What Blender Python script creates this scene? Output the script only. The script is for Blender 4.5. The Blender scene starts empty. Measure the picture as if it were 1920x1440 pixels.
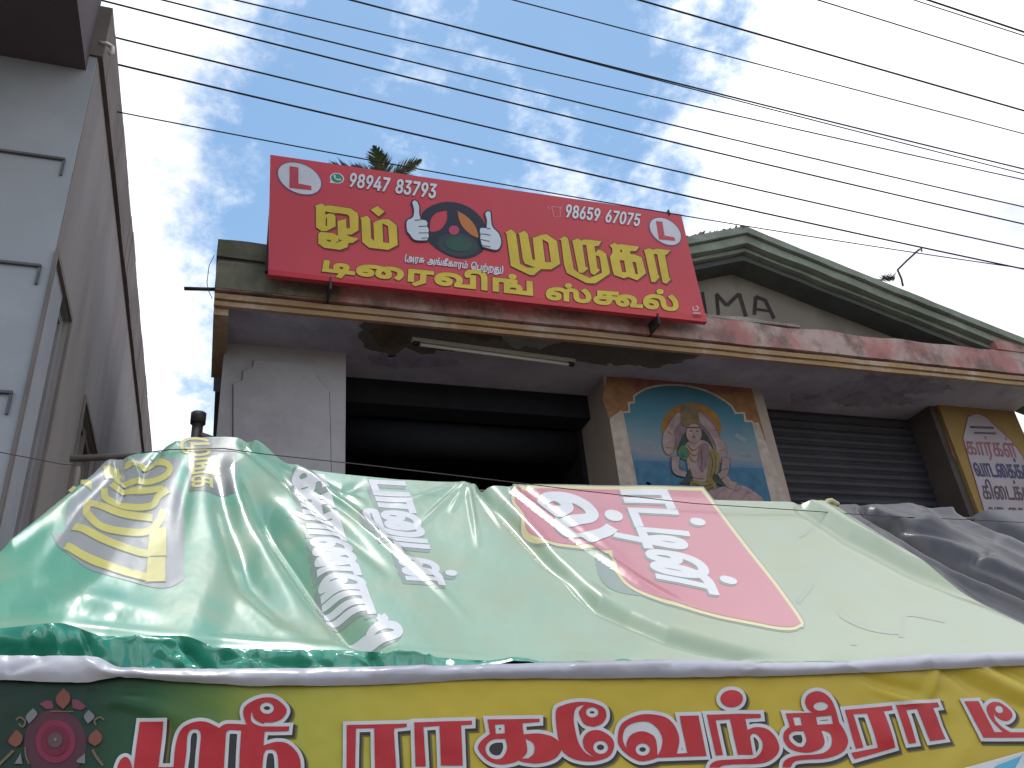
import bpy, bmesh, math, random
import numpy as np
from mathutils import Vector, Matrix, noise as mnoise
from mathutils.geometry import delaunay_2d_cdt

random.seed(7)
S = bpy.context.scene
COL = S.collection
R = math.radians

# ------------------------------------------------------------------ camera
F_PX, PITCH, ROLL, YAW = 1608.2, 0.51339682, 0.10226451, 0.36024692
CAM = np.array([0.0, 0.0, 1.6])
cy, sy = math.cos(YAW), math.sin(YAW)
fw = np.array([sy*math.cos(PITCH), cy*math.cos(PITCH), math.sin(PITCH)])
r0 = np.array([cy, -sy, 0.0]); d0 = np.cross(fw, r0)
rt = math.cos(ROLL)*r0 + math.sin(ROLL)*d0
dn = -math.sin(ROLL)*r0 + math.cos(ROLL)*d0
RM = np.array([rt, dn, fw])
cam = bpy.data.cameras.new('camera'); co = bpy.data.objects.new('camera', cam); COL.objects.link(co)
cam.sensor_width = 36.0; cam.lens = F_PX/1920*36; cam.clip_start = 0.05; cam.clip_end = 3000
M = Matrix.Identity(4)
for i in range(3):
    M[i][0] = rt[i]; M[i][1] = -dn[i]; M[i][2] = -fw[i]; M[i][3] = CAM[i]
co.matrix_world = M
S.camera = co

# ------------------------------------------------------------------ world, sun, exposure
SUN_EL, SUN_AZ = R(83), R(25)          # azimuth measured from +Y (behind the shop) towards +X
SUN_STRENGTH, SKY_STRENGTH, EXPOSURE = 1.25, 0.15, 0.3
W = bpy.data.worlds.new('World'); S.world = W; W.use_nodes = True
nt = W.node_tree; nt.nodes.clear()
def N(tree, kind, **kw):
    n = tree.nodes.new(kind)
    for k, v in kw.items():
        if k.startswith('i_'): n.inputs[int(k[2:])].default_value = v
        else: setattr(n, k, v)
    return n
def mth(tree, op, a, b=None, c=None, clamp=False):
    n = tree.nodes.new('ShaderNodeMath'); n.operation = op; n.use_clamp = clamp
    for i, v in enumerate((a, b, c)):
        if v is None: continue
        if isinstance(v, (int, float)): n.inputs[i].default_value = v
        else: tree.links.new(v, n.inputs[i])
    return n.outputs[0]
sky = N(nt, 'ShaderNodeTexSky', sky_type='NISHITA', sun_disc=False, sun_elevation=SUN_EL, sun_rotation=SUN_AZ, air_density=1.0, dust_density=0.2, ozone_density=1.0)
tc = N(nt, 'ShaderNodeTexCoord')
def vdot(vec):
    n = nt.nodes.new('ShaderNodeVectorMath'); n.operation = 'DOT_PRODUCT'
    nt.links.new(tc.outputs['Generated'], n.inputs[0]); n.inputs[1].default_value = vec
    return n.outputs['Value']
def ray(px, py):
    return RM.T @ np.array([(px-960)/F_PX, (py-720)/F_PX, 1.0])
def unit(v): return v/np.linalg.norm(v)
# a strip of open blue between two cloud banks: its middle line runs through the zenith side of the view
mid_n = unit(np.cross(ray(925, -200), ray(850, 500)))      # points to one side of the strip
def cloudnoise(scale, detail, rough, dist, seed):
    mp = N(nt, 'ShaderNodeMapping'); nt.links.new(tc.outputs['Generated'], mp.inputs[0]); mp.inputs[1].default_value = (seed, seed*.7, -seed*.3); mp.inputs[3].default_value = (1, 1, 1.5)
    n = N(nt, 'ShaderNodeTexNoise'); n.inputs['Scale'].default_value = scale; n.inputs['Detail'].default_value = detail
    n.inputs['Roughness'].default_value = rough; n.inputs['Distortion'].default_value = dist
    nt.links.new(mp.outputs[0], n.inputs[0]); return n.outputs[0]
n1 = cloudnoise(3.2, 9, .6, .1, 3.1); n2 = cloudnoise(11, 10, .66, .08, 7.7); n3 = cloudnoise(2.1, 5, .5, 0, 1.3)
side = mth(nt, 'ABSOLUTE', vdot(tuple(mid_n)))
bias = mth(nt, 'MULTIPLY', mth(nt, 'SUBTRACT', side, 0.262), 6.5)
bias = mth(nt, 'MINIMUM', mth(nt, 'MAXIMUM', bias, -1.0), 1.1)
fld = mth(nt, 'ADD', bias, mth(nt, 'MULTIPLY', mth(nt, 'SUBTRACT', n1, 0.5), 2.4))
fld = mth(nt, 'ADD', fld, mth(nt, 'MULTIPLY', mth(nt, 'SUBTRACT', n2, 0.5), 2.3))
dens = nt.nodes.new('ShaderNodeMapRange'); dens.interpolation_type = 'SMOOTHSTEP'
nt.links.new(fld, dens.inputs[0]); dens.inputs[1].default_value = -0.5; dens.inputs[2].default_value = 0.4
dens.inputs[3].default_value = 0.03; dens.inputs[4].default_value = 1.0
wsp = nt.nodes.new('ShaderNodeMapRange'); wsp.interpolation_type = 'SMOOTHSTEP'
nt.links.new(mth(nt, 'ADD', mth(nt, 'MULTIPLY', cloudnoise(5.2, 10, .62, .05, 12.4), .7), mth(nt, 'MULTIPLY', n2, .3)), wsp.inputs[0])
wsp.inputs[1].default_value = .515; wsp.inputs[2].default_value = .68; wsp.inputs[3].default_value = 0.0; wsp.inputs[4].default_value = .62
dmax = mth(nt, 'MAXIMUM', dens.outputs[0], wsp.outputs[0])
cl = N(nt, 'ShaderNodeMix', data_type='RGBA')
shade = nt.nodes.new('ShaderNodeMapRange'); nt.links.new(mth(nt, 'ADD', mth(nt, 'MULTIPLY', n3, .6), mth(nt, 'MULTIPLY', n1, .4)), shade.inputs[0])
shade.inputs[1].default_value = .38; shade.inputs[2].default_value = .56
nt.links.new(shade.outputs[0], cl.inputs[0])
cl.inputs[6].default_value = (.68, .72, .83, 1); cl.inputs[7].default_value = (1.32, 1.32, 1.36, 1)
skm = N(nt, 'ShaderNodeMix', data_type='RGBA', blend_type='MULTIPLY'); skm.inputs[0].default_value = 1.0
nt.links.new(sky.outputs[0], skm.inputs[6]); skm.inputs[7].default_value = (1.02, 1.16, 1.08, 1)
CLOUD_GAIN = 1.0/SKY_STRENGTH
clg = N(nt, 'ShaderNodeMix', data_type='RGBA', blend_type='MULTIPLY'); clg.inputs[0].default_value = 1.0
nt.links.new(cl.outputs[2], clg.inputs[6]); clg.inputs[7].default_value = (CLOUD_GAIN,)*3 + (1,)
mx = N(nt, 'ShaderNodeMix', data_type='RGBA')
nt.links.new(dmax, mx.inputs[0]); nt.links.new(skm.outputs[2], mx.inputs[6]); nt.links.new(clg.outputs[2], mx.inputs[7])
bg = N(nt, 'ShaderNodeBackground'); bg.inputs[1].default_value = SKY_STRENGTH
out = N(nt, 'ShaderNodeOutputWorld')
nt.links.new(mx.outputs[2], bg.inputs[0]); nt.links.new(bg.outputs[0], out.inputs[0])

sl = bpy.data.lights.new('sun', 'SUN'); so = bpy.data.objects.new('sun', sl); COL.objects.link(so)
sl.energy = SUN_STRENGTH; sl.angle = R(10); sl.color = (1.0, .95, .88)
sd = Vector((math.sin(SUN_AZ)*math.cos(SUN_EL), math.cos(SUN_AZ)*math.cos(SUN_EL), math.sin(SUN_EL)))
so.rotation_euler = sd.to_track_quat('Z', 'Y').to_euler()
S.view_settings.view_transform = 'Standard'; S.view_settings.look = 'None'
S.view_settings.exposure = EXPOSURE; S.view_settings.gamma = 1.0; S.view_settings.use_curve_mapping = False
S.render.engine = 'CYCLES'
S.cycles.max_bounces = 8; S.cycles.use_denoising = True

# ------------------------------------------------------------------ rays and pixels (used to survey points of the place)
def at_Y(px, py, Y): v = ray(px, py); return CAM + v*(Y-CAM[1])/v[1]
def at_Z(px, py, Z): v = ray(px, py); return CAM + v*(Z-CAM[2])/v[2]
def at_X(px, py, X): v = ray(px, py); return CAM + v*(X-CAM[0])/v[0]
def to_px(P):
    c = (np.asarray(P)-CAM) @ RM.T
    return np.stack([960+F_PX*c[..., 0]/c[..., 2], 720+F_PX*c[..., 1]/c[..., 2]], -1)

# ------------------------------------------------------------------ materials
MATS = {}
def mat(name, col, rough=.8, var=.18, scale=5.0, bump=.15, bscale=None, spec=.35, stain=None, stain_amt=.5, stain_scale=2.0, stretch=(1, 1, 1), metal=0.0, coat=0.0, second=None):
    if name in MATS: return MATS[name]
    m = bpy.data.materials.new(name); m.use_nodes = True; t = m.node_tree; b = t.nodes['Principled BSDF']
    g = N(t, 'ShaderNodeNewGeometry')
    mp = N(t, 'ShaderNodeMapping'); t.links.new(g.outputs['Position'], mp.inputs[0]); mp.inputs[3].default_value = stretch
    def nz(sc, det=6, ro=.6):
        n = N(t, 'ShaderNodeTexNoise'); n.inputs['Scale'].default_value = sc; n.inputs['Detail'].default_value = det; n.inputs['Roughness'].default_value = ro
        t.links.new(mp.outputs[0], n.inputs[0]); return n.outputs[0]
    a = nz(scale)
    mr = t.nodes.new('ShaderNodeMapRange'); t.links.new(a, mr.inputs[0]); mr.inputs[1].default_value = .3; mr.inputs[2].default_value = .7
    mixn = N(t, 'ShaderNodeMix', data_type='RGBA'); t.links.new(mr.outputs[0], mixn.inputs[0])
    mixn.inputs[6].default_value = tuple(c*(1-var) for c in col)+(1,); mixn.inputs[7].default_value = tuple(min(1, c*(1+var)) for c in col)+(1,)
    o = mixn.outputs[2]
    for st, amt, sc, lo in ((stain, stain_amt, stain_scale, .5), (second, .9, stain_scale*1.7, .56)):
        if st is None: continue
        s = nz(sc, 8, .65)
        r2 = t.nodes.new('ShaderNodeMapRange'); t.links.new(s, r2.inputs[0]); r2.inputs[1].default_value = lo-.06; r2.inputs[2].default_value = lo+.1; r2.inputs[4].default_value = amt
        m2 = N(t, 'ShaderNodeMix', data_type='RGBA'); t.links.new(r2.outputs[0], m2.inputs[0]); t.links.new(o, m2.inputs[6]); m2.inputs[7].default_value = tuple(st)+(1,)
        o = m2.outputs[2]
    t.links.new(o, b.inputs['Base Color'])
    b.inputs['Roughness'].default_value = rough; b.inputs['Specular IOR Level'].default_value = spec; b.inputs['Metallic'].default_value = metal; b.inputs['Coat Weight'].default_value = coat
    if bump:
        bn = N(t, 'ShaderNodeBump'); bn.inputs['Strength'].default_value = bump; bn.inputs['Distance'].default_value = .02
        t.links.new(nz(bscale or scale*5, 8, .7), bn.inputs['Height']); t.links.new(bn.outputs[0], b.inputs['Normal'])
    MATS[name] = m; return m
def ink(name, col, rough=.45, spec=.4): return mat(name, col, rough=rough, var=.07 if rough < .8 else .24, scale=9 if rough < .8 else 16, bump=0, spec=spec)

# ------------------------------------------------------------------ object helpers
def obj(name, me_or_bm, m=None, parent=None, smooth=False):
    if isinstance(me_or_bm, bmesh.types.BMesh):
        me = bpy.data.meshes.new(name); me_or_bm.to_mesh(me); me_or_bm.free()
    else: me = me_or_bm
    o = bpy.data.objects.new(name, me); COL.objects.link(o)
    if m is not None:
        for x in (m if isinstance(m, (list, tuple)) else [m]): me.materials.append(x)
    if smooth: me.polygons.foreach_set('use_smooth', [True]*len(me.polygons))
    if parent is not None: o.parent = parent
    return o
def tag(o, label=None, cat=None, group=None, kind=None):
    for k, v in (('label', label), ('category', cat), ('group', group), ('kind', kind)):
        if v: o[k] = v
    return o
def thing(name, label, cat, loc=(0, 0, 0), group=None):
    o = bpy.data.objects.new(name, None); COL.objects.link(o); o.empty_display_size = .1
    return tag(o, label, cat, group)
def pydata(name, v, f):
    me = bpy.data.meshes.new(name); me.from_pydata([tuple(map(float, p)) for p in v], [], f); me.update(); return me
def add_box(bm, x0, x1, y0, y1, z0, z1, bev=0.0):
    vs = [bm.verts.new(p) for p in ((x0, y0, z0), (x1, y0, z0), (x1, y1, z0), (x0, y1, z0), (x0, y0, z1), (x1, y0, z1), (x1, y1, z1), (x0, y1, z1))]
    fs = [bm.faces.new([vs[i] for i in q]) for q in ((0, 3, 2, 1), (4, 5, 6, 7), (0, 1, 5, 4), (1, 2, 6, 5), (2, 3, 7, 6), (3, 0, 4, 7))]
    if bev:
        es = {e for f in fs for e in f.edges}
        bmesh.ops.bevel(bm, geom=list(es), offset=bev, segments=2, affect='EDGES')
def box(name, x0, x1, y0, y1, z0, z1, m, parent=None, bev=0.0):
    bm = bmesh.new(); add_box(bm, x0, x1, y0, y1, z0, z1, bev); return obj(name, bm, m, parent)
def prism(name, poly, y0, y1, m, parent=None, axis='Y', bev=0.0):
    """poly in (x,z) extruded along Y (or (y,z) along X)"""
    bm = bmesh.new()
    P = (lambda a, b, c: (a, c, b)) if axis == 'Y' else (lambda a, b, c: (c, a, b))
    A = [bm.verts.new(P(a, b, y0)) for a, b in poly]; B = [bm.verts.new(P(a, b, y1)) for a, b in poly]
    n = len(poly); bm.faces.new(A); bm.faces.new(B[::-1])
    for i in range(n): bm.faces.new((A[i], B[i], B[(i+1) % n], A[(i+1) % n]))
    bmesh.ops.recalc_face_normals(bm, faces=bm.faces)
    if bev: bmesh.ops.bevel(bm, geom=list(bm.edges), offset=bev, segments=1, affect='EDGES')
    return obj(name, bm, m, parent)
def tube_data(pts, r, n=8, r1=None):
    pts = [Vector(p) for p in pts]; v = []; f = []; up = None
    for i, p in enumerate(pts):
        d = (pts[min(i+1, len(pts)-1)]-pts[max(i-1, 0)]).normalized()
        if up is None: up = d.orthogonal().normalized()
        up = (up-d*up.dot(d)).normalized(); b = d.cross(up)
        rr = r if r1 is None else r+(r1-r)*i/(len(pts)-1)
        for k in range(n):
            a = 2*math.pi*k/n; v.append(p+(up*math.cos(a)+b*math.sin(a))*rr)
    for i in range(len(pts)-1):
        for k in range(n):
            f.append((i*n+k, i*n+(k+1) % n, (i+1)*n+(k+1) % n, (i+1)*n+k))
    f.append(tuple(range(n))[::-1]); f.append(tuple((len(pts)-1)*n+k for k in range(n)))
    return v, f
def tube(name, pts, r, m, parent=None, n=8, r1=None):
    v, f = tube_data(pts, r, n, r1); return obj(name, pydata(name, v, f), m, parent, smooth=True)

# ------------------------------------------------------------------ flat shapes: contours, strokes, glyphs
def smooth(pts, seg=5):
    """'c' marked points stay corners, the others are rounded (Catmull-Rom)"""
    n = len(pts); o = []
    for i in range(n):
        p0, p1, p2, p3 = pts[i-1], pts[i], pts[(i+1) % n], pts[(i+2) % n]
        a0 = p1 if len(p1) > 2 else p0; a3 = p2 if len(p2) > 2 else p3
        if len(p1) > 2 and len(p2) > 2: o.append(p1[:2]); continue
        for k in range(seg):
            t = k/seg; t2 = t*t; t3 = t2*t
            o.append(tuple(.5*((2*p1[j])+(-a0[j]+p2[j])*t+(2*a0[j]-5*p1[j]+4*p2[j]-a3[j])*t2+(-a0[j]+3*p1[j]-3*p2[j]+a3[j])*t3) for j in (0, 1)))
    return o
def C(s, tr=(0, 0, 1), curve=True, seg=5):
    """contour from text 'x,y x,yc ...' in a zoomed survey window tr=(x0,y0,scale)"""
    pts = []
    for w in s.split():
        c = w.endswith('c'); a, b = w.rstrip('c').split(',')
        p = (tr[0]+float(a)*tr[2], tr[1]+float(b)*tr[2]); pts.append(p+(1,) if c else p)
    if curve: return smooth(pts, seg)
    return [p[:2] for p in pts]
def EL(x, y, rx, ry, tr=(0, 0, 1), n=28, rot=0.0):
    c, s = math.cos(rot), math.sin(rot)
    return [(tr[0]+(x+rx*math.cos(a)*c-ry*math.sin(a)*s)*tr[2], tr[1]+(y+rx*math.cos(a)*s+ry*math.sin(a)*c)*tr[2]) for a in (2*math.pi*k/n for k in range(n))]
def ST(s, w, tr=(0, 0, 1), curve=True, w1=None):
    """a brush stroke along a polyline as one contour"""
    pts = [tuple(map(float, q.split(','))) for q in s.split()]
    if curve and len(pts) > 2:
        ext = [tuple(2*pts[0][j]-pts[1][j] for j in (0, 1))]+pts+[tuple(2*pts[-1][j]-pts[-2][j] for j in (0, 1))]; o = []
        for i in range(1, len(ext)-2):
            p0, p1, p2, p3 = ext[i-1:i+3]
            for k in range(5):
                t = k/5; o.append(tuple(.5*((2*p1[j])+(-p0[j]+p2[j])*t+(2*p0[j]-5*p1[j]+4*p2[j]-p3[j])*t*t+(-p0[j]+3*p1[j]-3*p2[j]+p3[j])*t**3) for j in (0, 1)))
        pts = o+[pts[-1]]
    L = []; Rr = []; n = len(pts)
    for i, p in enumerate(pts):
        a = pts[max(i-1, 0)]; b = pts[min(i+1, n-1)]; dx, dy = b[0]-a[0], b[1]-a[1]; l = math.hypot(dx, dy) or 1
        ww = (w if w1 is None else w+(w1-w)*i/(n-1))/2; nx, ny = -dy/l*ww, dx/l*ww
        L.append((p[0]+nx, p[1]+ny)); Rr.append((p[0]-nx, p[1]-ny))
    return [(tr[0]+x*tr[2], tr[1]+y*tr[2]) for x, y in L+Rr[::-1]]
def area(c): return .5*sum(c[i-1][0]*c[i][1]-c[i][0]*c[i-1][1] for i in range(len(c)))
def offset(c, d):
    """move a CCW contour outwards by d (mitred, limited)"""
    n = len(c); o = []
    for i in range(n):
        p, a, b = c[i], c[i-1], c[(i+1) % n]
        e1 = (p[0]-a[0], p[1]-a[1]); e2 = (b[0]-p[0], b[1]-p[1]); l1 = math.hypot(*e1) or 1e-9; l2 = math.hypot(*e2) or 1e-9
        n1 = (e1[1]/l1, -e1[0]/l1); n2 = (e2[1]/l2, -e2[0]/l2); bx, by = n1[0]+n2[0], n1[1]+n2[1]; q = bx*bx+by*by
        k = min(2/q, 1.3) if q > 1e-6 else 1.0
        o.append((p[0]+bx*k*d, p[1]+by*k*d))
    return o
def winding(P, contour):
    c = np.asarray(contour); a = c; b = np.roll(c, -1, 0); w = np.zeros(len(P), int)
    for (x0, y0), (x1, y1) in zip(a, b):
        cr = (x1-x0)*(P[:, 1]-y0)-(P[:, 0]-x0)*(y1-y0)
        w += ((y0 <= P[:, 1]) & (y1 > P[:, 1]) & (cr > 0)).astype(int)-((y0 > P[:, 1]) & (y1 <= P[:, 1]) & (cr < 0)).astype(int)
    return w
def clean(c):
    o = [c[0]]
    for p in c[1:]:
        if math.hypot(p[0]-o[-1][0], p[1]-o[-1][1]) > 1e-3: o.append(p)
    if math.hypot(o[0][0]-o[-1][0], o[0][1]-o[-1][1]) < 1e-3: o.pop()
    return o
def fill(solids, holes=(), grid=None, grow=0.0):
    """triangles of union(solids) minus union(holes) in 2D"""
    so_, ho_ = [], []
    for c in solids:
        c = clean(c); c = c if area(c) > 0 else c[::-1]
        so_.append(offset(c, grow) if grow else c)
    for c in holes:
        c = clean(c); c = c if area(c) > 0 else c[::-1]
        if grow:
            k = offset(c, -grow)
            if area(k) <= 0 or area(k) > area(c) or min(max(p[i] for p in c)-min(p[i] for p in c) for i in (0, 1)) < 2.3*grow: continue
            c = k
        ho_.append(c)
    pts = []; ed = []
    for c in so_+ho_:
        if grid:
            d = []
            for i in range(len(c)):
                a, b = c[i], c[(i+1) % len(c)]; m_ = max(1, int(math.hypot(b[0]-a[0], b[1]-a[1])/grid))
                d += [(a[0]+(b[0]-a[0])*k/m_, a[1]+(b[1]-a[1])*k/m_) for k in range(m_)]
        else: d = c
        s = len(pts); pts += d; ed += [(s+i, s+(i+1) % len(d)) for i in range(len(d))]
    if grid:
        xs = [p[0] for p in pts]; ys = [p[1] for p in pts]
        gx, gy = np.meshgrid(np.arange(min(xs), max(xs), grid)+.37*grid, np.arange(min(ys), max(ys), grid)+.41*grid)
        G = np.stack([gx.ravel(), gy.ravel()], 1); ins = np.zeros(len(G), bool)
        for c in so_: ins |= winding(G, c) != 0
        pts += [tuple(p) for p in G[ins]]
    V, E_, Fc, *_ = delaunay_2d_cdt([Vector(p) for p in pts], ed, [], 0, 1e-4)
    V = np.array([tuple(v) for v in V]); Fc = np.array([f[:3] for f in Fc])
    cen = V[Fc].mean(1); keep = np.zeros(len(Fc), bool)
    for c in so_: keep |= winding(cen, c) != 0
    for c in ho_: keep &= winding(cen, c) == 0
    return V, Fc[keep]

class PlaneY:
    """upright plane Y = const, surveyed by pixels"""
    def __init__(s, Y, lift=.0022): s.Y = Y; s.lift = lift
    def at(s, xy, k):
        xy = np.asarray(xy, float); v = np.stack([(xy[:, 0]-960)/F_PX, (xy[:, 1]-720)/F_PX, np.ones(len(xy))], 1) @ RM
        return CAM+v*((s.Y-CAM[1])/v[:, 1])[:, None]-np.array([0, s.lift*k, 0])
class PlaneZ:
    def __init__(s, Z, lift=.003, ymin=-1e9): s.Z = Z; s.lift = lift; s.ymin = ymin
    def at(s, xy, k):
        xy = np.asarray(xy, float); v = np.stack([(xy[:, 0]-960)/F_PX, (xy[:, 1]-720)/F_PX, np.ones(len(xy))], 1) @ RM
        P = CAM+v*((s.Z-CAM[2])/v[:, 2])[:, None]-np.array([0, 0, s.lift*k]); P[:, 1] = np.maximum(P[:, 1], s.ymin); return P

def print_on(name, surf, layers, parent, grid=None, smooth_=False, kind=None):
    """layers: list of (solids, holes, grow, material, level); one mesh, thin flat print on a surface"""
    v = []; f = []; mi = []; ms = []; pxs = []
    for so_, ho_, grow, m, lev in layers:
        V, Fc = fill(so_, ho_, grid, grow)
        if not len(Fc): continue
        P = surf.at(V, lev); b = len(v)
        v += list(P); pxs.append(V)
        if m not in ms: ms.append(m)
        a, q, c = P[Fc[:, 0]], P[Fc[:, 1]], P[Fc[:, 2]]
        nrm = np.cross(q-a, c-a); flip = ((CAM-a)*nrm).sum(1) < 0
        Fc = np.where(flip[:, None], Fc[:, ::-1], Fc)
        f += [tuple(int(i)+b for i in t) for t in Fc]; mi += [ms.index(m)]*len(Fc)
    o = obj(name, pydata(name, v, f), ms, parent, smooth=smooth_)
    o.data.polygons.foreach_set('material_index', mi)
    if smooth_ and hasattr(surf, 'normal'): o.data.normals_split_custom_set_from_vertices([tuple(q) for q in surf.normal(np.concatenate(pxs))])
    if kind: o['kind'] = kind
    return o
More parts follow.
